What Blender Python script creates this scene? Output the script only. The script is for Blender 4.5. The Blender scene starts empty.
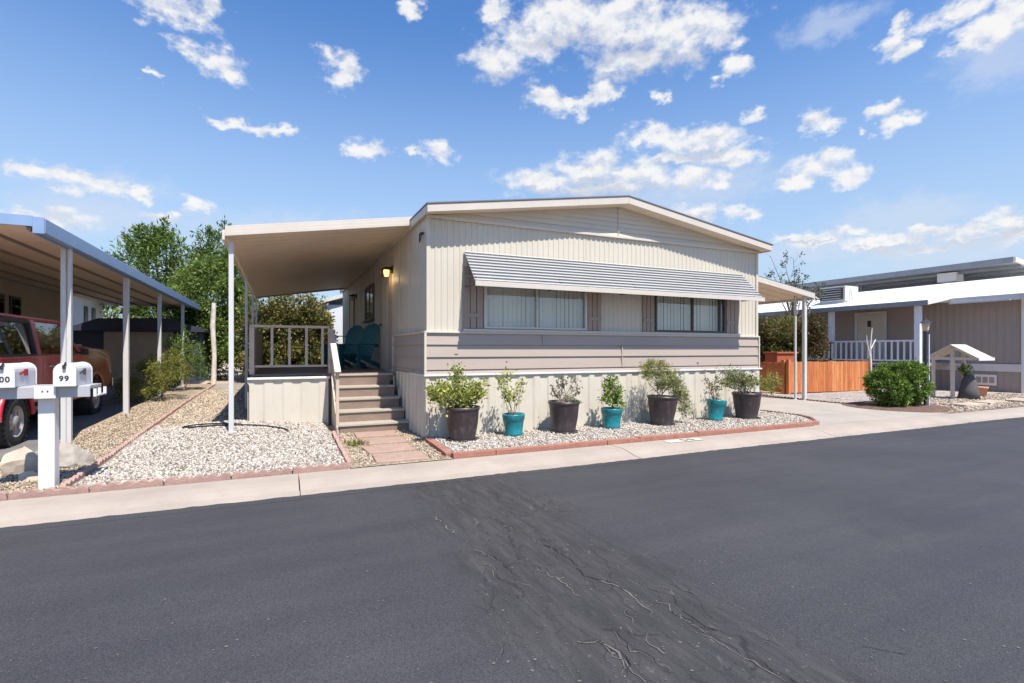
import bpy, math, random
import numpy as np
from mathutils import Vector, Matrix
random.seed(7)
RNG = np.random.default_rng(11)
scene = bpy.context.scene
COL = scene.collection
R = math.radians

# ------------------------------------------------------------------ helpers
def tag(o, label=None, cat=None, group=None, kind=None):
    if label: o['label'] = label
    if cat: o['category'] = cat
    if group: o['group'] = group
    if kind: o['kind'] = kind
    return o

def empty(name, loc=(0, 0, 0), label=None, cat=None, group=None, rz=0):
    o = bpy.data.objects.new(name, None)
    COL.objects.link(o)
    o.location = loc
    o.rotation_euler = (0, 0, rz)
    o.empty_display_size = 0.2
    return tag(o, label, cat, group)

class MB:
    """collects shapes, links them as one mesh object"""
    def __init__(s):
        s.v = []; s.f = []; s.sm = []
    def add(s, verts, faces, smooth=False):
        n = len(s.v)
        s.v += [tuple(p) for p in verts]
        s.f += [tuple(i + n for i in f) for f in faces]
        s.sm += [smooth] * len(faces)
        return s
    def box(s, a, b):
        x0, y0, z0 = a; x1, y1, z1 = b
        if x0 > x1: x0, x1 = x1, x0
        if y0 > y1: y0, y1 = y1, y0
        if z0 > z1: z0, z1 = z1, z0
        return s.add([(x0,y0,z0),(x1,y0,z0),(x1,y1,z0),(x0,y1,z0),(x0,y0,z1),(x1,y0,z1),(x1,y1,z1),(x0,y1,z1)],
                     [(0,3,2,1),(4,5,6,7),(0,1,5,4),(1,2,6,5),(2,3,7,6),(3,0,4,7)])
    def bar(s, p, q, w, h, up=(0, 0, 1)):
        p = Vector(p); q = Vector(q); d = (q - p).normalized()
        u = Vector(up)
        if abs(d.dot(u)) > .98: u = Vector((0, 1, 0))
        a = d.cross(u).normalized(); b = a.cross(d).normalized()
        a *= w / 2; b *= h / 2
        vs = [p-a-b, p+a-b, p+a+b, p-a+b, q-a-b, q+a-b, q+a+b, q-a+b]
        return s.add(vs, [(0,1,2,3),(4,7,6,5),(0,4,5,1),(1,5,6,2),(2,6,7,3),(3,7,4,0)])
    def prism(s, poly, vec):
        n = len(poly); vec = Vector(vec)
        vs = [Vector(p) for p in poly] + [Vector(p) + vec for p in poly]
        fs = [tuple(range(n - 1, -1, -1)), tuple(range(n, 2 * n))]
        fs += [(i, (i + 1) % n, n + (i + 1) % n, n + i) for i in range(n)]
        return s.add(vs, fs)
    def tube(s, pts, r, n=10, cap=True, smooth=True):
        pts = [Vector(p) for p in pts]
        rs = r if isinstance(r, (list, tuple)) else [r] * len(pts)
        vs = []; ref = None
        for i, p in enumerate(pts):
            d = (pts[min(i + 1, len(pts) - 1)] - pts[max(i - 1, 0)]).normalized()
            if ref is None:
                ref = Vector((1, 0, 0)) if abs(d.x) < .9 else Vector((0, 1, 0))
            a = (ref - d * ref.dot(d)).normalized(); ref = a
            b = d.cross(a)
            for k in range(n):
                t = 2 * math.pi * k / n
                vs.append(p + (a * math.cos(t) + b * math.sin(t)) * rs[i])
        fs = []
        for i in range(len(pts) - 1):
            for k in range(n):
                k2 = (k + 1) % n
                fs.append((i*n+k, i*n+k2, (i+1)*n+k2, (i+1)*n+k))
        s.add(vs, fs, smooth)
        if cap:
            s.add([vs[k] for k in range(n)][::-1], [tuple(range(n))])
            s.add([vs[(len(pts)-1)*n+k] for k in range(n)], [tuple(range(n))])
        return s
    def lathe(s, prof, c=(0, 0, 0), n=32, axis='z', smooth=True):
        vs = []; fs = []; m = len(prof)
        for k in range(n):
            t = 2 * math.pi * k / n
            for r, z in prof:
                if axis == 'z': vs.append((c[0]+r*math.cos(t), c[1]+r*math.sin(t), c[2]+z))
                else: vs.append((c[0]+z, c[1]+r*math.cos(t), c[2]+r*math.sin(t)))
        for k in range(n):
            k2 = (k + 1) % n
            for i in range(m - 1):
                fs.append((k*m+i, k2*m+i, k2*m+i+1, k*m+i+1))
        return s.add(vs, fs, smooth)
    def build(s, name, mat, parent=None, bevel=0, seg=2):
        me = bpy.data.meshes.new(name)
        me.from_pydata(s.v, [], s.f)
        me.polygons.foreach_set('use_smooth', s.sm)
        mats = mat if isinstance(mat, list) else [mat]
        for m in mats: me.materials.append(m)
        me.update()
        o = bpy.data.objects.new(name, me)
        COL.objects.link(o)
        if parent: 
            o.parent = parent
            o.matrix_parent_inverse = Matrix.Identity(4)
        if bevel:
            b = o.modifiers.new('bevel', 'BEVEL'); b.width = bevel; b.segments = seg; b.limit_method = 'ANGLE'
            b.angle_limit = R(40)
        return o

def local(parent, fn):
    pass

def copy_tree(o, parent=None):
    c = o.copy(); COL.objects.link(c)
    if parent: c.parent = parent
    for ch in list(o.children):
        copy_tree(ch, c)
    return c

# ------------------------------------------------------------------ materials
def newmat(name):
    m = bpy.data.materials.new(name); m.use_nodes = True
    nt = m.node_tree
    return m, nt, nt.nodes['Principled BSDF']
def N(nt, t, **kw):
    n = nt.nodes.new(t)
    for k, v in kw.items():
        if k.startswith('i_'):
            key = k[2:].replace('_', ' ')
            n.inputs[key if key in n.inputs else int(key)].default_value = v
        else: setattr(n, k, v)
    return n
def ramp(nt, stops, fac=None, interp='LINEAR'):
    n = nt.nodes.new('ShaderNodeValToRGB'); cr = n.color_ramp; cr.interpolation = interp
    while len(cr.elements) < len(stops): cr.elements.new(.5)
    for e, (p, c) in zip(cr.elements, stops):
        e.position = p; e.color = (*c, 1) if len(c) == 3 else c
    if fac is not None: nt.links.new(fac, n.inputs[0])
    return n
def mixc(nt, a, b, fac):
    n = nt.nodes.new('ShaderNodeMix'); n.data_type = 'RGBA'
    for idx, v in ((6, a), (7, b)):
        if hasattr(v, 'links'): nt.links.new(v, n.inputs[idx])
        else: n.inputs[idx].default_value = (*v, 1)
    if hasattr(fac, 'links'): nt.links.new(fac, n.inputs[0])
    else: n.inputs[0].default_value = fac
    return n.outputs[2]
def objco(nt, scale=(1, 1, 1)):
    g = nt.nodes.new('ShaderNodeNewGeometry')
    mp = N(nt, 'ShaderNodeMapping'); mp.inputs['Scale'].default_value = scale
    nt.links.new(g.outputs['Position'], mp.inputs[0])
    return mp.outputs[0]

def paint(name, col, rough=.55, var=.1, scale=3.0, bump=.15, bscale=60, metal=0, dirt=0.0, dirtcol=(.25, .2, .15), stretch=(1, 1, 1)):
    m, nt, p = newmat(name)
    co = objco(nt, stretch)
    n1 = N(nt, 'ShaderNodeTexNoise', i_Scale=scale, i_Detail=6.0, i_Roughness=.65)
    nt.links.new(co, n1.inputs['Vector'])
    lo = tuple(c * (1 - var) for c in col); hi = tuple(min(1, c * (1 + var)) for c in col)
    r = ramp(nt, [(.3, lo), (.7, hi)], n1.outputs['Fac'])
    out = r.outputs[0]
    if dirt > 0:
        n2 = N(nt, 'ShaderNodeTexNoise', i_Scale=scale * 2.3, i_Detail=8.0, i_Roughness=.7)
        nt.links.new(co, n2.inputs['Vector'])
        r2 = ramp(nt, [(.52, (0, 0, 0)), (.75, (dirt, dirt, dirt))], n2.outputs['Fac'])
        out = mixc(nt, out, dirtcol, r2.outputs[0])
    nt.links.new(out, p.inputs['Base Color'])
    p.inputs['Roughness'].default_value = rough
    p.inputs['Metallic'].default_value = metal
    if bump:
        n3 = N(nt, 'ShaderNodeTexNoise', i_Scale=bscale, i_Detail=4.0)
        nt.links.new(co, n3.inputs['Vector'])
        b = N(nt, 'ShaderNodeBump', i_Strength=bump, i_Distance=.01)
        nt.links.new(n3.outputs['Fac'], b.inputs['Height']); nt.links.new(b.outputs[0], p.inputs['Normal'])
    return m

def leafmat(name, stops, trans=.3, rough=.5):
    m, nt, p = newmat(name)
    g = N(nt, 'ShaderNodeNewGeometry')
    r = ramp(nt, stops, g.outputs['Random Per Island'])
    n1 = N(nt, 'ShaderNodeTexNoise', i_Scale=1.3, i_Detail=3.0)
    nt.links.new(g.outputs['Position'], n1.inputs['Vector'])
    r1 = ramp(nt, [(.3, (.72, .75, .7)), (.7, (1.25, 1.2, 1.1))], n1.outputs['Fac'])
    mu = N(nt, 'ShaderNodeMix', data_type='RGBA', blend_type='MULTIPLY'); mu.inputs[0].default_value = 1
    nt.links.new(r.outputs[0], mu.inputs[6]); nt.links.new(r1.outputs[0], mu.inputs[7])
    nt.links.new(mu.outputs[2], p.inputs['Base Color'])
    p.inputs['Roughness'].default_value = rough
    p.inputs['Specular IOR Level'].default_value = .3
    t = N(nt, 'ShaderNodeBsdfTranslucent'); nt.links.new(mu.outputs[2], t.inputs[0])
    mx = N(nt, 'ShaderNodeMixShader'); mx.inputs[0].default_value = trans
    nt.links.new(p.outputs[0], mx.inputs[1]); nt.links.new(t.outputs[0], mx.inputs[2])
    nt.links.new(mx.outputs[0], nt.nodes['Material Output'].inputs[0])
    return m

def glassmat(name, tint=(.8, .85, .85), rough=.02, ior=1.5):
    m, nt, p = newmat(name)
    nt.nodes.remove(p)
    t = N(nt, 'ShaderNodeBsdfTransparent'); t.inputs[0].default_value = (*tint, 1)
    g = N(nt, 'ShaderNodeBsdfGlossy'); g.inputs['Roughness'].default_value = rough
    fr = N(nt, 'ShaderNodeFresnel'); 
    gg = N(nt, 'ShaderNodeNewGeometry'); mi = N(nt, 'ShaderNodeMath', operation='MULTIPLY_ADD'); mi.inputs[1].default_value = 1/ior - ior; mi.inputs[2].default_value = ior
    nt.links.new(gg.outputs['Backfacing'], mi.inputs[0]); nt.links.new(mi.outputs[0], fr.inputs[0])
    ma = N(nt, 'ShaderNodeMath', operation='MULTIPLY_ADD'); ma.inputs[1].default_value = 1.6; ma.inputs[2].default_value = .03; ma.use_clamp = True
    nt.links.new(fr.outputs[0], ma.inputs[0])
    mx = N(nt, 'ShaderNodeMixShader')
    nt.links.new(ma.outputs[0], mx.inputs[0]); nt.links.new(t.outputs[0], mx.inputs[1]); nt.links.new(g.outputs[0], mx.inputs[2])
    nt.links.new(mx.outputs[0], nt.nodes['Material Output'].inputs[0])
    return m

def stonemat(name, stops, rough=.85):
    m, nt, p = newmat(name)
    g = N(nt, 'ShaderNodeNewGeometry')
    r = ramp(nt, stops, g.outputs['Random Per Island'], 'LINEAR')
    n1 = N(nt, 'ShaderNodeTexNoise', i_Scale=70.0, i_Detail=3.0); nt.links.new(g.outputs['Position'], n1.inputs['Vector'])
    r1 = ramp(nt, [(.3, (.8, .8, .8)), (.7, (1.1, 1.1, 1.1))], n1.outputs['Fac'])
    mu = N(nt, 'ShaderNodeMix', data_type='RGBA', blend_type='MULTIPLY'); mu.inputs[0].default_value = 1
    nt.links.new(r.outputs[0], mu.inputs[6]); nt.links.new(r1.outputs[0], mu.inputs[7])
    nt.links.new(mu.outputs[2], p.inputs['Base Color']); p.inputs['Roughness'].default_value = rough
    return m

def gravelmat(name, stops, cell=34, bump=.8):
    m, nt, p = newmat(name)
    co = objco(nt)
    v = N(nt, 'ShaderNodeTexVoronoi', i_Scale=float(cell)); nt.links.new(co, v.inputs['Vector'])
    sp = N(nt, 'ShaderNodeSeparateColor'); nt.links.new(v.outputs['Color'], sp.inputs[0])
    r = ramp(nt, stops, sp.outputs[0])
    n = N(nt, 'ShaderNodeTexNoise', i_Scale=1.6, i_Detail=5.0); nt.links.new(co, n.inputs['Vector'])
    r2 = ramp(nt, [(.35, (.82, .82, .82)), (.7, (1.12, 1.1, 1.06))], n.outputs['Fac'])
    mu = N(nt, 'ShaderNodeMix', data_type='RGBA', blend_type='MULTIPLY'); mu.inputs[0].default_value = 1
    nt.links.new(r.outputs[0], mu.inputs[6]); nt.links.new(r2.outputs[0], mu.inputs[7])
    nt.links.new(mu.outputs[2], p.inputs['Base Color']); p.inputs['Roughness'].default_value = .9
    b = N(nt, 'ShaderNodeBump', i_Strength=bump, i_Distance=.02); b.invert = True
    nt.links.new(v.outputs['Distance'], b.inputs['Height']); nt.links.new(b.outputs[0], p.inputs['Normal'])
    return m

# real-world base colours
M = {}
M['wall'] = paint('ivory_siding_paint', (0.5431, 0.5001, 0.4181), .5, .04, 1.5, .05, 80, dirt=.22, dirtcol=(.5, .44, .36), stretch=(1, 1, .3))
M['band'] = paint('beige_lap_paint', (0.3784, 0.3159, 0.2728), .55, .05, 2, .1, 60, dirt=.28, dirtcol=(.36, .3, .26), stretch=(.3, .3, 2))
M['skirt'] = paint('white_skirting_paint', (0.5798, 0.5363, 0.4567), .5, .05, 2, .05, 60, dirt=.42, dirtcol=(.45, .38, .3), stretch=(1, 1, .4))
M['trim'] = paint('cream_trim_paint', (0.5418, 0.4932, 0.4313), .5, .05, 3, .05, 60, dirt=.1, dirtcol=(.4, .33, .27))
M['white'] = paint('white_enamel', (0.68, 0.6715, 0.6545), .4, .03, 4, .03, 80, dirt=.1, dirtcol=(.5, .45, .4))
M['offwhite'] = paint('weathered_white_metal', (0.5412, 0.5412, 0.533), .45, .07, 5, .05, 60, dirt=.25, dirtcol=(.35, .3, .26), stretch=(1, 1, .25))
M['soffit'] = paint('tan_soffit_paint', (0.6955, 0.5664, 0.4324), .6, .06, 2, .05, 50)
M['awning'] = paint('white_awning_aluminium', (0.4458, 0.4458, 0.4396), .35, .05, 3, .03, 60, dirt=.2, dirtcol=(.4, .38, .36), stretch=(.4, 2, 2))
M['awngroove'] = paint('grey_awning_stripe', (.17, .18, .20), .5, .1, 3, .03, 60)
M['drip'] = paint('dark_roof_edge', (0.144, 0.1395, 0.154), .6, .15, 4, .1, 60)
M['shutter'] = paint('taupe_shutter_paint', (0.324, 0.252, 0.207), .6, .07, 4, .1, 60, stretch=(1, 1, .3))
M['dark'] = paint('dark_interior', (.03, .03, .032), .7, .1, 3, 0)
M['blind'] = paint('pale_blind_fabric', (0.7018, 0.7121, 0.6691), .8, .05, 3, 0)
M['alu'] = paint('window_frame_aluminium', (.50, .49, .47), .35, .05, 5, .02, 60, metal=.2)
M['darkalu'] = paint('bronze_window_frame', (.07, .06, .055), .45, .1, 5, .02, 60)
M['glass'] = glassmat('window_glass', (.95, .95, .94))
M['darkglass'] = glassmat('dark_window_glass', (.35, .38, .4))
M['riser'] = paint('brown_stair_paint', (0.2203, 0.1613, 0.1283), .6, .12, 5, .15, 50, dirt=.25, dirtcol=(.45, .36, .29), stretch=(.4, 1, 1))
M['nosing'] = paint('worn_tread_edge', (0.3908, 0.3519, 0.2925), .6, .1, 6, .15, 50, dirt=.3, dirtcol=(.3, .22, .17), stretch=(.3, 1, 1))
M['deck'] = paint('brown_deck_boards', (.20, .155, .13), .7, .15, 4, .2, 40, stretch=(.3, 3, 1))
M['rail'] = paint('taupe_rail_paint', (0.504, 0.4032, 0.3226), .6, .08, 5, .12, 50)
M['railtop'] = paint('cream_rail_paint', (0.561, 0.4845, 0.408), .6, .07, 5, .1, 50)
M['teal_chair'] = paint('teal_resin', (0.00864, 0.1131, 0.1275), .4, .1, 5, .05, 60)
M['bronze'] = paint('black_bronze', (.03, .025, .02), .5, .1, 8, .1, 60)
M['pot_black'] = paint('brown_black_pot_plastic', (0.03952, 0.02854, 0.03229), .42, .15, 6, .08, 50, dirt=.55, dirtcol=(.17, .145, .125), stretch=(1, 1, .5))
M['pot_teal'] = paint('teal_pot_glaze', (0.007392, 0.1637, 0.1901), .35, .12, 7, .05, 50, dirt=.5, dirtcol=(.1, .38, .42))
M['soil'] = paint('potting_soil', (.06, .045, .035), .95, .3, 20, .6, 80)
M['brick'] = paint('red_edging_brick', (0.32, 0.1419, 0.1035), .85, .18, 9, .4, 50, dirt=.35, dirtcol=(.5, .3, .25))
M['scallop'] = paint('pink_edging_concrete', (0.3526, 0.2264, 0.189), .88, .16, 8, .5, 50, dirt=.45, dirtcol=(.5, .36, .31))
M['scallop_dark'] = paint('dark_edging_concrete', (.17, .085, .07), .9, .25, 8, .5, 50, dirt=.4, dirtcol=(.3, .18, .15))
M['paver'] = paint('pink_paver_concrete', (0.3397, 0.2328, 0.184), .88, .12, 7, .35, 60, dirt=.35, dirtcol=(.52, .42, .36))
M['mail_white'] = paint('mailbox_enamel', (0.663, 0.663, 0.68), .35, .03, 5, .03, 60)
M['mail_grey'] = paint('mailbox_shelf_paint', (0.385, 0.392, 0.42), .5, .05, 5, .05, 60)
M['flag_red'] = paint('red_flag_paint', (.45, .03, .03), .5, .1, 8, .05, 60)
M['flag_grey'] = paint('grey_flag_paint', (.12, .11, .13), .5, .1, 8, .05, 60)
M['patch'] = paint('worn_white_patch', (.50, .48, .43), .85, .12, 9, .1, 60, dirt=.8, dirtcol=(.37, .33, .28))
M['ink'] = paint('black_number_paint', (.03, .03, .035), .6, .1, 8, 0)
M['faded_ink'] = paint('faded_number_paint', (.10, .09, .09), .8, .2, 30, 0)
M['boulder'] = paint('grey_boulder_rock', (.36, .32, .28), .9, .3, 3, .7, 14, dirt=.4, dirtcol=(.2, .17, .16))
M['boulder_tan'] = paint('tan_boulder_rock', (.44, .36, .28), .9, .25, 3, .7, 14, dirt=.3, dirtcol=(.25, .2, .17))
M['blue_gutter'] = paint('blue_grey_gutter', (0.216, 0.3128, 0.4928), .4, .08, 3, .05, 60)
M['neigh_beige'] = paint('beige_stucco', (.46, .39, .30), .8, .06, 2, .2, 40)
M['neigh_white'] = paint('pale_blue_white_siding', (.62, .65, .70), .6, .05, 2, .1, 40)
M['shed_dark'] = paint('navy_shed_steel', (.035, .04, .07), .5, .15, 3, .05, 60)
M['shed_tan'] = paint('tan_shed_panel', (.42, .34, .26), .6, .06, 3, .05, 60)
M['shed_blue'] = paint('blue_shed_steel', (.09, .15, .24), .5, .1, 3, .05, 60)
M['grey_house'] = paint('grey_taupe_siding', (.30, .255, .235), .65, .05, 2, .1, 50, stretch=(1, 1, .3))
M['white_roof'] = paint('white_roof_coating', (0.68, 0.6715, 0.6715), .6, .04, 2, .1, 30, dirt=.15, dirtcol=(.5, .45, .42))
M['grey_metal'] = paint('grey_patio_steel', (.22, .235, .26), .45, .1, 3, .05, 50)
M['grey_pan'] = paint('green_grey_roof_pan', (.30, .31, .29), .5, .1, 3, .05, 50)
M['picket'] = paint('pale_rail_enamel', (.62, .65, .72), .5, .05, 4, .05, 60)
M['terracotta'] = paint('terracotta_clay', (.5, .24, .15), .8, .1, 10, .2, 60)
M['lampblack'] = paint('black_lamp_paint', (.025, .03, .04), .4, .1, 8, .05, 60)
M['amber'] = paint('amber_lamp_glass', (.55, .42, .3), .3, .1, 8, 0)
M['cone'] = paint('charcoal_cloth', (.09, .08, .085), .9, .2, 8, .3, 60)
M['rust'] = paint('rust_red_boards', (0.3528, 0.08977, 0.03724), .7, .15, 6, .2, 50, stretch=(.3, 1, 1))
M['bark'] = paint('brown_bark', (.16, .115, .085), .9, .3, 8, .8, 25, stretch=(1, 1, .3))
M['palebark'] = paint('peeling_pale_wood', (0.625, 0.5625, 0.5), .85, .25, 10, .6, 25, dirt=.5, dirtcol=(.2, .15, .12), stretch=(1, 1, .5))
M['twig'] = paint('grey_brown_twig', (.20, .15, .12), .85, .2, 20, .2, 50)
M['rubber'] = paint('black_hose_rubber', (.02, .022, .02), .5, .1, 8, .05, 60)
M['tyre'] = paint('tyre_rubber', (.028, .027, .028), .8, .15, 12, .3, 80, dirt=.45, dirtcol=(.16, .13, .11))
M['rim'] = paint('worn_rim_aluminium', (.46, .43, .42), .4, .12, 12, .1, 60, metal=.5, dirt=.3, dirtcol=(.2, .17, .15))
M['chrome'] = paint('dull_chrome', (.55, .53, .52), .25, .08, 8, 0, metal=.9)
M['blackplastic'] = paint('black_trim_plastic', (.03, .03, .032), .55, .1, 8, .05, 60)
def truckmat():
    m, nt, p = newmat('red_brown_truck_paint')
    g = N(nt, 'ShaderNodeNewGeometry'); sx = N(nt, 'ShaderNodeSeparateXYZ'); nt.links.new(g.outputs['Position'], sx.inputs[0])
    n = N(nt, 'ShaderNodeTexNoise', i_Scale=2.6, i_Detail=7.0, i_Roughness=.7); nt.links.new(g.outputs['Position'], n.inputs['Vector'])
    # body colour runs from crimson at the rear to blotchy brown at the front
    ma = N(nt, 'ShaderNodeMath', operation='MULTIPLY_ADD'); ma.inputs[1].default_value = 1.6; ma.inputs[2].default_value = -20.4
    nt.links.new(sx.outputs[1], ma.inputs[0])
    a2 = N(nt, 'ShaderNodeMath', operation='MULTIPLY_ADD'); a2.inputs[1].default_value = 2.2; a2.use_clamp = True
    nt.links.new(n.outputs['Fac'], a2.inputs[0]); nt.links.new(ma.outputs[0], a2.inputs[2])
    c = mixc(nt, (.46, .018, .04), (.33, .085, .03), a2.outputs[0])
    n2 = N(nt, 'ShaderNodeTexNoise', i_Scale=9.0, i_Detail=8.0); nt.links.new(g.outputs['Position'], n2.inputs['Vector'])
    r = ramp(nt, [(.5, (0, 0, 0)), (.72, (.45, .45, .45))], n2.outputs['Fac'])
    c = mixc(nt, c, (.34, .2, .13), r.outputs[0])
    nt.links.new(c, p.inputs['Base Color']); p.inputs['Roughness'].default_value = .35
    p.inputs['Coat Weight'].default_value = .4; p.inputs['Coat Roughness'].default_value = .12
    return m
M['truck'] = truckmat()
def woodfence():
    m, nt, p = newmat('orange_stained_cedar')
    g = N(nt, 'ShaderNodeNewGeometry')
    r = ramp(nt, [(0, (.42, .13, .04)), (.5, (.52, .18, .055)), (1, (.62, .26, .10))], g.outputs['Random Per Island'])
    co = objco(nt, (8, 8, .9)); n = N(nt, 'ShaderNodeTexNoise', i_Scale=3.0, i_Detail=6.0); nt.links.new(co, n.inputs['Vector'])
    r2 = ramp(nt, [(.35, (.75, .7, .7)), (.7, (1.15, 1.1, 1.1))], n.outputs['Fac'])
    mu = N(nt, 'ShaderNodeMix', data_type='RGBA', blend_type='MULTIPLY'); mu.inputs[0].default_value = 1
    nt.links.new(r.outputs[0], mu.inputs[6]); nt.links.new(r2.outputs[0], mu.inputs[7])
    nt.links.new(mu.outputs[2], p.inputs['Base Color']); p.inputs['Roughness'].default_value = .7
    return m
M['cedar'] = woodfence()
def emis():
    m, nt, p = newmat('lit_bulb_glass')
    p.inputs['Base Color'].default_value = (.9, .7, .3, 1)
    p.inputs['Emission Color'].default_value = (1, .68, .22, 1); p.inputs['Emission Strength'].default_value = 1.3
    return m
M['bulb'] = emis()

# leaves
GREEN = [(0, (.035, .065, .015)), (.35, (.08, .14, .028)), (.7, (.14, .22, .045)), (1, (.25, .33, .09))]
M['leaf_tree'] = leafmat('elm_leaves', GREEN, .35)
M['leaf_bright'] = leafmat('light_green_leaves', [(0, (0.0625, 0.106, 0.0225)), (.5, (0.138, 0.213, 0.0438)), (1, (0.25, 0.325, 0.0875))], .35)
M['leaf_bush'] = leafmat('photinia_leaves', [(0, (0.05, 0.0625, 0.0187)), (.4, (0.125, 0.163, 0.0438)), (.75, (0.213, 0.213, 0.0625)), (.9, (0.325, 0.188, 0.075)), (1, (0.375, 0.15, 0.075))], .3)
M['leaf_yellow'] = leafmat('yellow_green_needles', [(0, (.08, .10, .02)), (.5, (.20, .22, .045)), (1, (.34, .33, .09))], .35)
M['leaf_hedge'] = leafmat('hedge_leaves', [(0, (0.04, 0.0844, 0.015)), (.5, (0.12, 0.211, 0.033)), (1, (0.28, 0.371, 0.075))], .3)
M['leaf_red'] = leafmat('red_green_shrub_leaves', [(0, (.03, .045, .018)), (.55, (.09, .11, .035)), (.8, (.18, .10, .05)), (1, (.33, .14, .09))], .3)
M['leaf_lime'] = leafmat('lime_pot_leaves', [(0, (0.09, 0.134, 0.03)), (.5, (0.284, 0.33, 0.075)), (1, (0.57, 0.57, 0.21))], .35)
M['leaf_green'] = leafmat('green_pot_leaves', [(0, (0.05, 0.112, 0.0187)), (.5, (0.15, 0.25, 0.0375)), (1, (0.35, 0.425, 0.1))], .3)
M['leaf_olive'] = leafmat('olive_pot_leaves', [(0, (0.0781, 0.0976, 0.0312)), (.5, (0.204, 0.226, 0.0688)), (1, (0.39, 0.39, 0.138))], .3)
M['leaf_plum'] = leafmat('plum_pot_leaves', [(0, (.05, .05, .03)), (.5, (.13, .125, .07)), (.8, (.20, .17, .11)), (1, (.24, .15, .13))], .2)
M['leaf_sage'] = leafmat('sage_pot_leaves', [(0, (0.101, 0.115, 0.0719)), (.5, (0.245, 0.273, 0.159)), (1, (0.431, 0.446, 0.287))], .3)
M['leaf_dead'] = leafmat('dry_brown_leaves', [(0, (.10, .06, .03)), (1, (.26, .19, .1))], .2)
M['leaf_far'] = leafmat('sparse_dark_leaves', [(0, (.03, .035, .02)), (1, (.10, .11, .05))], .2)

M['stone_white'] = stonemat('white_gravel_stones', [(0, (.12, .10, .085)), (.12, (.24, .205, .17)), (.35, (.38, .335, .285)), (.7, (.50, .455, .40)), (1, (.60, .56, .51))])
M['gravel_white'] = gravelmat('white_gravel_ground', [(0, (.13, .11, .09)), (.4, (.27, .235, .195)), (1, (.46, .415, .36))], 30)
M['stone_tan'] = stonemat('tan_pea_stones', [(0, (0.153, 0.111, 0.0765)), (.4, (0.357, 0.281, 0.196)), (1, (0.561, 0.476, 0.374))])
M['gravel_tan'] = gravelmat('tan_pea_gravel', [(0, (0.136, 0.096, 0.068)), (.4, (0.304, 0.24, 0.168)), (1, (0.48, 0.4, 0.304))], 55, .6)
M['gravel_grey'] = gravelmat('grey_yard_gravel', [(0, (0.135, 0.112, 0.0975)), (.4, (0.315, 0.277, 0.247)), (1, (0.465, 0.42, 0.383))], 22, .5)
M['dirt'] = paint('pale_dirt', (.40, .31, .235), .95, .2, 1.3, .5, 25, dirt=.4, dirtcol=(.27, .2, .15))
M['mulch'] = paint('brown_mulch', (0.128, 0.0765, 0.055), .95, .35, 12, .8, 40)

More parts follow.
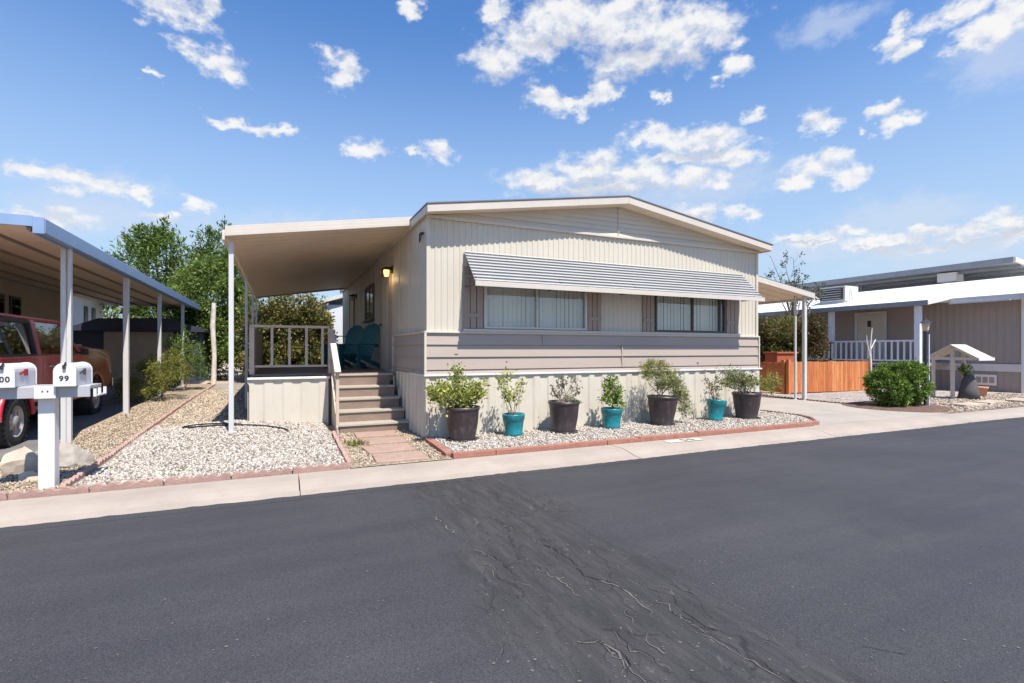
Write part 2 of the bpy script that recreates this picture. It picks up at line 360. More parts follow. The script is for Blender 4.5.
def asphalt():
    m, nt, p = newmat('asphalt')
    g = N(nt, 'ShaderNodeNewGeometry'); pos = g.outputs['Position']
    base = (.072, .071, .086)
    n1 = N(nt, 'ShaderNodeTexNoise', i_Scale=.55, i_Detail=7.0, i_Roughness=.6); nt.links.new(pos, n1.inputs['Vector'])
    r1 = ramp(nt, [(.3, (.040, .040, .045)), (.7, (.054, .0535, .058))], n1.outputs['Fac'])
    # long brushed sealer streaks along the street
    mp = N(nt, 'ShaderNodeMapping'); mp.inputs['Scale'].default_value = (.22, 2.4, 1); nt.links.new(pos, mp.inputs[0])
    n2 = N(nt, 'ShaderNodeTexNoise', i_Scale=1.6, i_Detail=5.0); nt.links.new(mp.outputs[0], n2.inputs['Vector'])
    r2 = ramp(nt, [(.35, (.94, .94, .95)), (.68, (1.06, 1.06, 1.05))], n2.outputs['Fac'])
    mu = N(nt, 'ShaderNodeMix', data_type='RGBA', blend_type='MULTIPLY'); mu.inputs[0].default_value = 1
    nt.links.new(r1.outputs[0], mu.inputs[6]); nt.links.new(r2.outputs[0], mu.inputs[7])
    c = mu.outputs[2]
    # fine aggregate
    n3 = N(nt, 'ShaderNodeTexNoise', i_Scale=160.0, i_Detail=2.0); nt.links.new(pos, n3.inputs['Vector'])
    r3 = ramp(nt, [(.3, (.55, .55, .55)), (.7, (1.45, 1.45, 1.45))], n3.outputs['Fac'])
    mu2 = N(nt, 'ShaderNodeMix', data_type='RGBA', blend_type='MULTIPLY'); mu2.inputs[0].default_value = 1
    nt.links.new(c, mu2.inputs[6]); nt.links.new(r3.outputs[0], mu2.inputs[7]); c = mu2.outputs[2]
    # worn specks, gathered in patches
    v = N(nt, 'ShaderNodeTexVoronoi', i_Scale=26.0, i_Randomness=1.0); nt.links.new(pos, v.inputs['Vector'])
    sv = ramp(nt, [(0, (1, 1, 1)), (.13, (0, 0, 0))], v.outputs['Distance'])
    n4 = N(nt, 'ShaderNodeTexNoise', i_Scale=1.1, i_Detail=4.0); nt.links.new(pos, n4.inputs['Vector'])
    r4 = ramp(nt, [(.48, (0, 0, 0)), (.66, (.5, .5, .5))], n4.outputs['Fac'])
    sp = N(nt, 'ShaderNodeMath', operation='MULTIPLY'); nt.links.new(sv.outputs[0], sp.inputs[0]); nt.links.new(r4.outputs[0], sp.inputs[1])
    c = mixc(nt, c, (.2, .19, .18), sp.outputs[0])
    # older, browner band of re-sealed asphalt crossing the street
    sx = N(nt, 'ShaderNodeSeparateXYZ'); nt.links.new(pos, sx.inputs[0])
    n5 = N(nt, 'ShaderNodeTexNoise', i_Scale=1.3, i_Detail=6.0); nt.links.new(pos, n5.inputs['Vector'])
    a = N(nt, 'ShaderNodeMath', operation='MULTIPLY_ADD'); a.inputs[1].default_value = 1.3; nt.links.new(n5.outputs['Fac'], a.inputs[0]); nt.links.new(sx.outputs[0], a.inputs[2])
    b1 = N(nt, 'ShaderNodeMath', operation='SUBTRACT'); nt.links.new(a.outputs[0], b1.inputs[0]); b1.inputs[1].default_value = 2.42
    ab = N(nt, 'ShaderNodeMath', operation='ABSOLUTE'); nt.links.new(b1.outputs[0], ab.inputs[0])
    rb = ramp(nt, [(.45, (.75, .75, .75)), (.85, (0, 0, 0))], ab.outputs[0])
    c = mixc(nt, c, (.041, .039, .0395), rb.outputs[0])
    mps = N(nt, 'ShaderNodeMapping'); mps.inputs['Scale'].default_value = (9.0, 1.3, 1); nt.links.new(pos, mps.inputs[0])
    ns = N(nt, 'ShaderNodeTexNoise', i_Scale=1.5, i_Detail=7.0, i_Roughness=.65); nt.links.new(mps.outputs[0], ns.inputs['Vector'])
    rs = ramp(nt, [(.3, (.62, .62, .64)), (.5, (1, 1, 1)), (.72, (1.7, 1.62, 1.55))], ns.outputs['Fac'])
    c_s = mixc(nt, (1, 1, 1), rs.outputs[0], rb.outputs[0])
    mus = N(nt, 'ShaderNodeMix', data_type='RGBA', blend_type='MULTIPLY'); mus.inputs[0].default_value = 1
    nt.links.new(c, mus.inputs[6]); nt.links.new(c_s, mus.inputs[7]); c = mus.outputs[2]
    # small meandering cracks inside that band
    wn = N(nt, 'ShaderNodeTexNoise', i_Scale=3.0, i_Detail=5.0); nt.links.new(pos, wn.inputs['Vector'])
    wm = N(nt, 'ShaderNodeMix', data_type='VECTOR'); wm.inputs[0].default_value = .22
    nt.links.new(pos, wm.inputs[4]); nt.links.new(wn.outputs['Color'], wm.inputs[5])
    for sc_, ofs, thr, lo_, colr in (((5.5, 1.5, 1), 0.0, .020, .44, (.014, .0135, .014)), ((7.0, 2.0, 1), 3.7, .014, .56, (.12, .11, .10)), ((12.0, 4.0, 1), 9.1, .03, .50, (.02, .02, .02))):
        mp2 = N(nt, 'ShaderNodeMapping'); mp2.inputs['Scale'].default_value = sc_; mp2.inputs['Location'].default_value = (ofs, ofs, 0); nt.links.new(wm.outputs[1], mp2.inputs[0])
        vc = N(nt, 'ShaderNodeTexVoronoi', feature='DISTANCE_TO_EDGE', i_Scale=1.0); nt.links.new(mp2.outputs[0], vc.inputs['Vector'])
        rc = ramp(nt, [(0, (1, 1, 1)), (thr, (0, 0, 0))], vc.outputs['Distance'])
        nb = N(nt, 'ShaderNodeTexNoise', i_Scale=3.1 + ofs*.1, i_Detail=5.0); nt.links.new(mp2.outputs[0], nb.inputs['Vector'])
        rn = ramp(nt, [(lo_, (0, 0, 0)), (lo_ + .07, (1, 1, 1))], nb.outputs['Fac'])
        m1 = N(nt, 'ShaderNodeMath', operation='MULTIPLY'); nt.links.new(rc.outputs[0], m1.inputs[0]); nt.links.new(rb.outputs[0], m1.inputs[1])
        m2 = N(nt, 'ShaderNodeMath', operation='MULTIPLY'); nt.links.new(m1.outputs[0], m2.inputs[0]); nt.links.new(rn.outputs[0], m2.inputs[1])
        c = mixc(nt, c, colr, m2.outputs[0])
    # faint round stains
    so_ = N(nt, 'ShaderNodeTexVoronoi', i_Scale=.55); nt.links.new(wm.outputs[1], so_.inputs['Vector'])
    rso = ramp(nt, [(.0, (.62, .62, .62)), (.10, (1, 1, 1))], so_.outputs['Distance'])
    mso = N(nt, 'ShaderNodeMix', data_type='RGBA', blend_type='MULTIPLY'); mso.inputs[0].default_value = 1; nt.links.new(c, mso.inputs[6]); nt.links.new(rso.outputs[0], mso.inputs[7]); c = mso.outputs[2]
    nt.links.new(c, p.inputs['Base Color'])
    rr = ramp(nt, [(.3, (.62, .62, .62)), (.7, (.8, .8, .8))], n2.outputs['Fac']); nt.links.new(rr.outputs[0], p.inputs['Roughness'])
    p.inputs['Specular IOR Level'].default_value = .35
    b = N(nt, 'ShaderNodeBump', i_Strength=.35, i_Distance=.006); nt.links.new(n3.outputs['Fac'], b.inputs['Height'])
    bb = N(nt, 'ShaderNodeBump', i_Strength=.5, i_Distance=.03); nt.links.new(n5.outputs['Fac'], bb.inputs['Height']); nt.links.new(b.outputs[0], bb.inputs['Normal'])
    nt.links.new(bb.outputs[0], p.inputs['Normal'])
    return m
M['asphalt'] = asphalt()
M['drive_asphalt'] = paint('grey_driveway', (.15, .145, .145), .85, .15, 2, .4, 60, dirt=.3, dirtcol=(.26, .24, .22))
def concrete(name, col):
    m, nt, p = newmat(name)
    co = objco(nt)
    n = N(nt, 'ShaderNodeTexNoise', i_Scale=1.2, i_Detail=6.0, i_Roughness=.7); nt.links.new(co, n.inputs['Vector'])
    r = ramp(nt, [(.3, tuple(c*.85 for c in col)), (.7, tuple(c*1.1 for c in col))], n.outputs['Fac'])
    n2 = N(nt, 'ShaderNodeTexNoise', i_Scale=5.0, i_Detail=8.0, i_Roughness=.75); nt.links.new(co, n2.inputs['Vector'])
    r2 = ramp(nt, [(.55, (0, 0, 0)), (.8, (.4, .4, .4))], n2.outputs['Fac'])
    c = mixc(nt, r.outputs[0], tuple(x*.6 for x in col), r2.outputs[0])
    nt.links.new(c, p.inputs['Base Color']); p.inputs['Roughness'].default_value = .88
    n3 = N(nt, 'ShaderNodeTexNoise', i_Scale=120.0, i_Detail=2.0); nt.links.new(co, n3.inputs['Vector'])
    b = N(nt, 'ShaderNodeBump', i_Strength=.25, i_Distance=.005); nt.links.new(n3.outputs['Fac'], b.inputs['Height']); nt.links.new(b.outputs[0], p.inputs['Normal'])
    return m
M['kerb'] = concrete('kerb_concrete', (0.3545, 0.3008, 0.2546))
M['drive'] = concrete('driveway_concrete', (0.3559, 0.3158, 0.2753))
M['crack'] = paint('open_crack', (.024, .023, .024), .95, .2, 20, 0)
M['dust'] = paint('crack_dust', (.125, .115, .105), .95, .3, 40, 0)

# ------------------------------------------------------------------ ground height
def zg(x, y):
    t = min(1, max(0, (3.0 - x) / 2.5))
    return t * min(.32, .018 * max(0, y - 7.5)) if y > 7.5 else 0.0
def zbed(x, y):
    return zg(x, y) + .03 + .12 * math.exp(-((x + .7) / 1.0) ** 2 - ((y - 9.3) / 1.3) ** 2)

def grid(name, xs, ys, zf, mat):
    v = [(x, y, zf(x, y)) for y in ys for x in xs]; nx = len(xs)
    f = [(j*nx+i, j*nx+i+1, (j+1)*nx+i+1, (j+1)*nx+i) for j in range(len(ys)-1) for i in range(nx-1)]
    mb = MB(); mb.add(v, f, True)
    return tag(mb.build(name, mat), kind='structure')

def fr(a, b, st):
    n = max(1, int(round((b - a) / st))); return [a + (b - a) * i / n for i in range(n + 1)]
xs = [-600, -200, -80, -40] + fr(-20, 30, 1.0) + [40, 80, 200, 600]
ys_g = fr(5.9, 9, .4) + fr(10, 30, 1.0) + [40, 60, 120, 300, 700]
grid('ground', xs, ys_g, lambda x, y: zg(x, y) - (.10 if y < 6.0 else .012), M['dirt'])
grid('ground', [-600, 600], [-500, -5.2], lambda x, y: -.08, M['dirt'])
grid('road', [-300, -40] + fr(-20, 30, 2) + [60, 300], [-5.2, -2, 0, 2, 4, 5.58], lambda x, y: -.06, M['asphalt'])
# rolled concrete kerb strip with an irregular asphalt edge overlapping it
kb = MB()
prof = [(5.52, -.058), (5.70, -.045), (5.84, -.012), (5.96, .004), (6.24, .008), (6.245, -.08), (5.52, -.12)]
cuts = [-60, -30, -14, -8.2, -4.0, .185, 4.42, 8.55, 12.6, 16.8, 21, 30, 60]
for a, b in zip(cuts[:-1], cuts[1:]):
    kb.prism([(a + .006, y, z) for y, z in prof], (b - a - .012, 0, 0))
tag(kb.build('kerb', M['kerb']), kind='structure')
bl = MB(); bl.box((-60, 5.60, -.12), (60, 6.2, -.062)); 
lip = MB(); rgl = random.Random(9); xs_ = fr(-9, 22, .07); e0 = [5.525 + abs(rgl.gauss(0, .012)) + .012*math.sin(x*1.3) * math.sin(x*.37) for x in xs_]
lip.add([(x, 5.40, -.0585) for x in xs_] + [(x, y, -.0545) for x, y in zip(xs_, e0)], [(i, i+1, len(xs_)+i+1, len(xs_)+i) for i in range(len(xs_)-1)])
tag(lip.build('road_edge', M['asphalt']), kind='structure')
# house number faintly painted on the kerb
k_t = MB(); k_t.add([(5.32, 5.99, .011), (5.99, 5.99, .012), (6.0, 6.17, .012), (5.33, 6.17, .012)], [(0, 1, 2, 3)])
tag(k_t.build('kerb_number_patch', M['patch']), 'faded white painted number patch on the concrete kerb', 'kerb marking')
patch = bpy.data.objects['kerb_number_patch']
dg = MB()
for x in (5.66, 5.80):
    dg.bar((x - .035, 6.13, .0145), (x + .03, 6.03, .0145), .05, .004)
dg.build('number', M['faded_ink'], patch)

# right driveway (concrete apron), cut into slabs
def slabsheet(name, polys, mat, z=.006, th=.06):
    mb = MB()
    for p in polys:
        mb.prism([(x, y, z - th) for x, y in p], (0, 0, th))
    return tag(mb.build(name, mat), kind='structure')
slabsheet('driveway', [
    [(8.9, 6.25), (13.35, 6.25), (13.25, 7.2), (9.92, 7.2)],
    [(9.92, 7.212), (13.25, 7.212), (13.2, 11.0), (9.75, 11.0)],
    [(9.75, 11.012), (13.2, 11.012), (13.2, 16), (9.6, 16)],
    [(9.6, 16.012), (13.2, 16.012), (13.2, 22), (9.6, 22)]], M['drive'], z=.010)
slabsheet('driveway', [[(-6.0, 6.25), (-2.95, 6.25), (-2.95, 8.4), (-6.0, 8.4)]], M['drive'], z=.012)
dv = MB()
for a, b in zip(fr(8.41, 20, 1.0)[:-1], fr(8.41, 20, 1.0)[1:]):
    dv.add([(-6.0, a, zg(-6, a)+.012), (-2.95, a, zg(-3, a)+.012), (-2.95, b, zg(-3, b)+.012), (-6.0, b, zg(-6, b)+.012)], [(0, 1, 2, 3)])
tag(dv.build('driveway', M['drive_asphalt']), kind='structure')

# cracks across the street (traced ground coordinates)
def ribbon(mb, pts, w0, w1, z, seed, dens=1.0, step=.035):
    rg = random.Random(seed); P = []
    for (x0, y0), (x1, y1) in zip(pts[:-1], pts[1:]):
        n = max(1, int(math.hypot(x1-x0, y1-y0) / step))
        for i in range(n):
            t = i / n; P.append((x0+(x1-x0)*t + rg.gauss(0, .011), y0+(y1-y0)*t + rg.gauss(0, .011)))
    P.append(pts[-1])
    L = []; on = True; w = rg.uniform(w0, w1)
    for i, (x, y) in enumerate(P):
        if rg.random() < .2: on = rg.random() < dens
        w = .5 * w + .5 * (rg.uniform(w0, w1) if on else 0.0)
        a = P[max(0, i-1)]; b = P[min(len(P)-1, i+1)]
        dx, dy = b[0]-a[0], b[1]-a[1]; l = math.hypot(dx, dy) or 1
        L.append(((x - dy/l*w, y + dx/l*w, z), (x + dy/l*w, y - dx/l*w, z)))
    vs = [p for ab in L for p in ab]
    fs = [(2*i, 2*i+1, 2*i+3, 2*i+2) for i in range(len(L)-1)]
    mb.add(vs, fs)
CR = __import__('json').loads('''[{"p": [[1.255, 4.348], [1.271, 4.038], [1.297, 3.724], [1.319, 3.512], [1.389, 3.267], [1.394, 3.021], [1.443, 2.806], [1.499, 2.671], [1.517, 2.539], [1.499, 2.361], [1.478, 2.268], [1.465, 2.163], [1.495, 2.047], [1.491, 1.98], [1.405, 1.856]], "w": 0.01, "d": 0.7, "u": 0.5}, {"p": [[1.773, 3.473], [1.826, 3.347], [1.83, 3.125], [1.827, 2.956], [1.788, 2.817], [1.86, 2.711]], "w": 0.01, "d": 0.75, "u": 1}, {"p": [[1.86, 2.711], [1.911, 2.617], [1.926, 2.498], [1.896, 2.387], [1.869, 2.246], [1.85, 2.1], [1.799, 1.953], [1.777, 1.837], [1.797, 1.751]], "w": 0.01, "d": 0.6, "u": 0.7}, {"p": [[1.586, 3.038], [1.594, 2.88], [1.64, 2.763], [1.633, 2.589]], "w": 0.008, "d": 0.8, "u": 0.9}, {"p": [[1.76, 2.352], [1.74, 2.217], [1.708, 2.1], [1.692, 1.987], [1.698, 1.927]], "w": 0.006, "d": 0.5, "u": 0.7}, {"p": [[2.06, 2.504], [2.112, 2.371], [2.054, 2.181], [2.044, 2.079], [2.05, 1.977], [2.037, 2.005], [2.164, 1.846], [2.24, 1.764], [2.276, 1.656], [2.469, 1.614], [2.602, 1.553], [2.733, 1.449]], "w": 0.007, "d": 0.7, "u": 0.4}, {"p": [[2.004, 2.185], [2.022, 2.038], [2.07, 1.795], [2.044, 1.635], [2.064, 1.526]], "w": 0.007, "d": 0.8, "u": 0.3}, {"p": [[1.616, 4.924], [1.578, 4.201], [1.73, 3.871], [1.762, 3.478]], "w": 0.005, "d": 0.4, "u": 0.3}, {"p": [[1.722, 3.916], [1.754, 3.74], [1.95, 3.574]], "w": 0.004, "d": 0.6, "u": 0.4}, {"p": [[1.358, 2.167], [1.465, 2.163], [1.465, 2.006], [1.485, 1.892], [1.479, 1.798]], "w": 0.005, "d": 0.6, "u": 0.4}, {"p": [[1.594, 2.183], [1.55, 2.022], [1.602, 1.971], [1.605, 1.863], [1.567, 1.759]], "w": 0.006, "d": 0.6, "u": 0.6}, {"p": [[1.33, 3.181], [1.257, 3.008], [1.217, 2.864]], "w": 0.004, "d": 0.1, "u": 1}, {"p": [[1.072, 2.42], [1.009, 2.296], [0.935, 2.219]], "w": 0.002, "d": 0.1, "u": 0.8}, {"p": [[2.24, 2.514], [2.236, 2.401], [2.264, 2.302]], "w": 0.003, "d": 0.1, "u": 0.9}, {"p": [[2.021, 2.363], [1.982, 2.083], [2.017, 1.819], [2.036, 1.539]], "w": 0.005, "d": 0.6, "u": 0.5}]''')
ck = MB(); du = MB()
for i, c in enumerate(CR):
    ribbon(ck, c['p'], .0004, c['w'] * .55, -.054, i, c['d'] * .62)
    if c['u'] > 0:
        sh = [(x - .016 + .006*math.sin(9*y), y) for x, y in c['p']]
        ribbon(du, sh, .0005, c['w'] * 1.0, -.056, 50 + i, c['u'] * .35)
rg = random.Random(5)
for k in range(3600):   # little worn spots beside the cracks and on the near asphalt
    if k < 700: x = rg.gauss(1.55, .45); y = rg.uniform(1.2, 5.3)
    else: x = rg.uniform(-2.0, 5.5); y = .8 + 3.2 * rg.random() ** 1.6
    s = rg.uniform(.0012, .0052) if rg.random() < .93 else rg.uniform(.005, .010)
    n = 5; t0 = rg.random()*6
    du.add([(x + s*rg.uniform(.6, 1.3)*math.cos(t0+2*math.pi*j/n), y + s*rg.uniform(.6, 1.3)*math.sin(t0+2*math.pi*j/n), -.0565) for j in range(n)], [tuple(range(n))])
tag(ck.build('road_cracks', M['crack']), kind='structure')
tag(du.build('road_dust', M['dust']), kind='structure')

# ------------------------------------------------------------------ gravel
ICO_V = None
def ico():
    t = (1 + 5 ** .5) / 2
    v = np.array([(-1,t,0),(1,t,0),(-1,-t,0),(1,-t,0),(0,-1,t),(0,1,t),(0,-1,-t),(0,1,-t),(t,0,-1),(t,0,1),(-t,0,-1),(-t,0,1)], float)
    v /= np.linalg.norm(v[0])
    f = np.array([(0,11,5),(0,5,1),(0,1,7),(0,7,10),(0,10,11),(1,5,9),(5,11,4),(11,10,2),(10,7,6),(7,1,8),(3,9,4),(3,4,2),(3,2,6),(3,6,8),(3,8,9),(4,9,5),(2,4,11),(6,2,10),(8,6,7),(9,8,1)])
    return v, f
def rotmats(n):
    q = RNG.normal(size=(n, 4)); q /= np.linalg.norm(q, axis=1)[:, None]
    w, x, y, z = q.T
    return np.stack([1-2*(y*y+z*z), 2*(x*y-z*w), 2*(x*z+y*w), 2*(x*y+z*w), 1-2*(x*x+z*z), 2*(y*z-x*w), 2*(x*z-y*w), 2*(y*z+x*w), 1-2*(x*x+y*y)], 1).reshape(n, 3, 3)
def numesh(name, V, F, mat, parent=None, smooth=False):
    me = bpy.data.meshes.new(name); k = F.shape[1]
    me.vertices.add(len(V)); me.vertices.foreach_set('co', V.astype(np.float32).ravel())
    me.loops.add(F.size); me.loops.foreach_set('vertex_index', F.astype(np.int32).ravel())
    me.polygons.add(len(F)); me.polygons.foreach_set('loop_start', np.arange(0, F.size, k, dtype=np.int32))
    me.polygons.foreach_set('loop_total', np.full(len(F), k, np.int32))
    me.materials.append(mat); me.update(calc_edges=True); me.validate()
    o = bpy.data.objects.new(name, me); COL.objects.link(o)
    if parent: o.parent = parent
    return o
def stones(name, pts, s0, s1, mat, label, cat):
    iv, fc = ico(); n = len(pts)
    s = RNG.uniform(s0, s1, n) 
    sc = np.stack([s, s * RNG.uniform(.6, 1, n), s * RNG.uniform(.45, .8, n)], 1)
    V = iv[None] * (1 + RNG.uniform(-.22, .22, (n, 12, 1)))
    V = V * sc[:, None, :]
    V = np.einsum('nij,nkj->nki', rotmats(n), V)
    V = V + np.array(pts)[:, None, :]
    F = fc[None] + (np.arange(n) * 12)[:, None, None]
    o = numesh(name, V.reshape(-1, 3), F.reshape(-1, 3), mat)
    return tag(o, label, cat, kind='stuff')
def scatter(n, x0, x1, y0, y1, zf, inside=None):
    out = []
    X = RNG.uniform(x0, x1, n); Y = RNG.uniform(y0, y1, n)
    for x, y in zip(X, Y):
        if inside and not inside(x, y): continue
        out.append((x, y, zf(x, y) + RNG.uniform(-.004, .010)))
    return out

def sheet(name, x0, x1, y0, y1, zf, mat, st=.25):
    o = grid(name, fr(x0, x1, st), fr(y0, y1, st), zf, mat); return o
# left white gravel bed
def divx(y): return -1.93 - .012 * (y - 6.3)
sheet('gravel_bed', -2.0, .74, 6.30, 20, zbed, M['gravel_white'])
stones('gravel', scatter(16000, -1.9, .72, 6.36, 10.2, zbed, lambda x, y: x > divx(y) + .06), .009, .023, M['stone_white'],
       'loose white and grey gravel in front of the porch', 'gravel')
stones('gravel', scatter(4200, -2.1, -.5, 10.2, 17.5, zbed, lambda x, y: x > divx(y) + .06), .014, .032, M['stone_tan'],
       'buff gravel strip beside the porch posts', 'gravel')
# tan strip
sheet('gravel_strip', -2.97, -1.95, 6.30, 20, lambda x, y: zg(x, y) + .026, M['gravel_tan'])
stones('gravel', scatter(9000, -2.9, -1.9, 6.36, 15.5, lambda x, y: zg(x, y) + .03, lambda x, y: x < divx(y) - .05), .008, .018, M['stone_tan'],
       'fine tan pea gravel along the left carport posts', 'gravel')
# path gravel
sheet('path_gravel', .76, 2.06, 6.26, 10, lambda x, y: .012, M['gravel_tan'])
stones('gravel', scatter(2600, .84, 2.0, 6.3, 8.9, lambda x, y: .014, lambda x, y: not (1.06 < x < 1.74)), .008, .02, M['stone_tan'],
       'thin tan gravel either side of the pink path slabs', 'gravel')
# planting bed in front of the house
def bedin(x, y):
    xr = 9.15 + .55 * min(1, max(0, (y - 6.35) / .8))
    return 2.1 < x < xr - .06 and y < 7.72 or (x > 9.33 and y >= 7.72 and x < 9.62)
sheet('gravel_bed', 2.08, 9.2, 6.32, 7.80, lambda x, y: .05, M['gravel_white'])
mbx = MB(); mbx.add([(9.2, 6.36, .05), (9.72, 7.1, .05), (9.66, 9.6, .05), (9.2, 9.6, .05)], [(0, 1, 2, 3)])
tag(mbx.build('gravel_bed', M['gravel_white']), kind='structure')
stones('gravel', scatter(19000, 2.1, 9.7, 6.36, 8.3, lambda x, y: .052, bedin), .008, .021, M['stone_white'],
       'white gravel in the brick edged bed under the house front', 'gravel')
# right yard
sheet('gravel_yard', 13.30, 21.6, 6.26, 8.6, lambda x, y: .014, M['gravel_grey'], 1)
sheet('gravel_yard', 13.30, 20.0, 8.602, 11.0, lambda x, y: .012, M['gravel_grey'], 1)
mbx = MB(); mbx.lathe([(0.0, .07), (.9, .06), (1.15, .016)], (13.75, 7.5, 0), 24)
tag(mbx.build('mulch_patch', M['mulch']), kind='structure')
stones('gravel', scatter(2600, 13.4, 21, 6.3, 8.4, lambda x, y: .018), .015, .035, M['stone_tan'],
       'sparse pale gravel in the neighbour yard around the well planter', 'gravel')

# ------------------------------------------------------------------ edging blocks
def scallop_block(L=.6, mat=None):
    # block with four scallops along the top, origin at the middle of its base
    pts = [(-L/2, 0)]; ns = 5
    for k in range(ns):
        for j in range(1, 8):
            t = j / 8
            pts.append((-L/2 + L*(k+t)/ns, .074 + .040*math.sin(math.pi*t)))
    pts.append((L/2, 0))
    mb = MB()
    mb.prism([(x, -.025, z - .02) for x, z in pts][::-1], (0, .05, 0))
    return mb
def edging_row(poly, mat, label, group, block, L=.6, name='edging_block', dz=0):
    """copies of one block along a polyline, each its own object"""
    first = None
    for (x0, y0), (x1, y1) in zip(poly[:-1], poly[1:]):
        l = math.hypot(x1-x0, y1-y0); n = max(1, round(l / (L + .006)))
        for i in range(n):
            t = (i + .5) / n; x = x0+(x1-x0)*t; y = y0+(y1-y0)*t
            if first is None:
                o = block(L).build(name, mat, bevel=.003); first = o
            else:
                o = first.copy(); COL.objects.link(o)
            o.location = (x, y + random.uniform(-.006, .006), zg(x, y) - .012 + dz + random.uniform(-.006, .004))
            o.rotation_euler = (random.uniform(-.03, .03), random.uniform(-.015, .015), math.atan2(y1-y0, x1-x0) + random.uniform(-.02, .02))
            o.scale = (l / n / L * 1.012, 1, 1)
            tag(o, label, 'edging block', group)
edging_row([(-7.2, 6.30), (.74, 6.30)], M['scallop'], 'pink scalloped edging block in the kerbside row below the mailboxes and left gravel', 'scalloped edging along the left kerb', scallop_block)
edging_row([(.745, 6.36), (.79, 8.8)], M['scallop'], 'pink scalloped edging block between white gravel and the slab path', 'scalloped edging beside the path', scallop_block)
edging_row([(-1.94, 6.36), (-2.02, 14.0), (-1.95, 19.6)], M['scallop'], 'pink scalloped edging block dividing tan gravel from white gravel', 'scalloped edging between the two gravels', scallop_block, dz=.01)
def brick_block(L=.6):
    mb = MB(); mb.box((-L/2, -.05, -.03), (L/2, .05, .085)); return mb
edging_row([(2.02, 6.30), (9.12, 6.34)], M['brick'], 'smooth red edging brick along the front of the plant bed', 'red edging along the front of the plant bed', brick_block)
edging_row([(2.0, 6.38), (2.05, 7.7)], M['brick'], 'red edging brick on the path side of the plant bed', 'red edging on the left end of the plant bed', brick_block, L=.42)
edging_row([(9.16, 6.4), (9.55, 6.75), (9.74, 7.15), (9.72, 8.0), (9.68, 9.6)], M['scallop_dark'], 'dark scalloped edging block curving beside the concrete driveway', 'dark edging round the driveway end of the bed', scallop_block, L=.42)
edging_row([(13.28, 7.0), (13.26, 11.4)], M['scallop_dark'], 'low dark edging block on the far side of the concrete driveway', 'dark edging beyond the driveway', scallop_block, L=.5, dz=-.03)
edging_row([(13.5, 6.32), (17.5, 6.30)], M['scallop_dark'], 'low worn edging block between kerb and the right neighbour yard', 'worn edging of the neighbour yard', scallop_block, L=.8, dz=-.05)

# pavers of the path
pv0 = None
for i, (y0, x0) in enumerate([(8.52, 1.42), (7.86, 1.42), (7.20, 1.38), (6.58, 1.40)]):
    lab = ['pink concrete path slab right at the foot of the stairs', 'pink path slab second from the foot of the stairs',
           'pink path slab third from the foot of the stairs', 'pink path slab nearest the kerb'][i]
    if pv0 is None:
        mb = MB(); mb.box((-.32, -.24, -.02), (.32, .24, .04)); pv0 = o = mb.build('path_slab', M['paver'], bevel=.01)
    else:
        o = pv0.copy(); COL.objects.link(o)
    o.location = (x0, y0, .0); o.rotation_euler = (0, 0, random.uniform(-.07, .07))
    tag(o, lab, 'path slab', 'pink slabs of the path')

# ------------------------------------------------------------------ corrugated sheets
def ribs_x(mb, x0, x1, z0, z1, y, per, dep, top=.4, ztop=None):
    """vertical ribs on a wall facing -Y"""
    pts = []; x = x0
    while x < x1 - 1e-6:
        for t, d in ((0, 0), (top*.5 - .06, 0), (top*.5 + .06, dep), (1 - top*.5 - .06, dep), (1 - top*.5 + .06, 0)):
            xx = x + per * t
            if xx <= x1: pts.append((xx, d))
        x += per
    pts.append((x1, 0))
    n = len(pts); vs = []
    for xx, d in pts:
        vs.append((xx, y - dep + d, z0)); vs.append((xx, y - dep + d, z1 if ztop is None else ztop(xx)))
    mb.add(vs, [(2*i, 2*i+2, 2*i+3, 2*i+1) for i in range(n-1)])
def ribs_y(mb, y0, y1, z0, z1, x, per, dep, sgn=-1, top=.4):
    pts = []; yv = y0
    while yv < y1 - 1e-6:
        for t, d in ((0, 0), (top*.5 - .06, 0), (top*.5 + .06, dep), (1 - top*.5 - .06, dep), (1 - top*.5 + .06, 0)):
            yy = yv + per * t
            if yy <= y1: pts.append((yy, d))
        yv += per
    pts.append((y1, 0)); n = len(pts); vs = []
    for yy, d in pts:
        vs.append((x + sgn*(dep - d), yy, z0)); vs.append((x + sgn*(dep - d), yy, z1))
    mb.add(vs, [(2*i, 2*i+1, 2*i+3, 2*i+2) for i in range(n-1)])

# ------------------------------------------------------------------ the mobile home
HX0, HX1, HY0, HY1 = 2.08, 9.28, 7.79, 19.5
home = empty('mobile_home', (5.68, 7.79, 0), 'ivory double-wide mobile home with ribbed siding, low gable roof and striped window awning', 'house')
def hb(mb, name, mat, parent=home, **k):
    # geometry is written in world coordinates: shift to the parent's origin
    root = parent
    off = Vector((0, 0, 0))
    q = parent
    while q is not None:
        off += q.location; q = q.parent
    mb.v = [(x - off.x, y - off.y, z - off.z) for x, y, z in mb.v]
    return mb.build(name, mat, parent, **k)
W1 = (3.02, 4.99); W2 = (6.52, 8.34); WZ0, WZ1 = 1.75, 2.74
def gz(x):   # underside of the roof at the gable
    return 3.50 + (4.06 - 3.50) * (1 - abs(x - 5.68) / 3.66)
wl = MB()
for a, b in ((HX0 + .045, W1[0]), (W1[1], W2[0]), (W2[1], HX1 - .045)):
    ribs_x(wl, a, b, 1.68, 3.47, 7.79, .1016, .011)
for a, b in (W1, W2):
    ribs_x(wl, a, b, WZ1, 3.47, 7.79, .1016, .011)
    wl.box((a, 7.775, 1.68), (b, 7.80, WZ0))
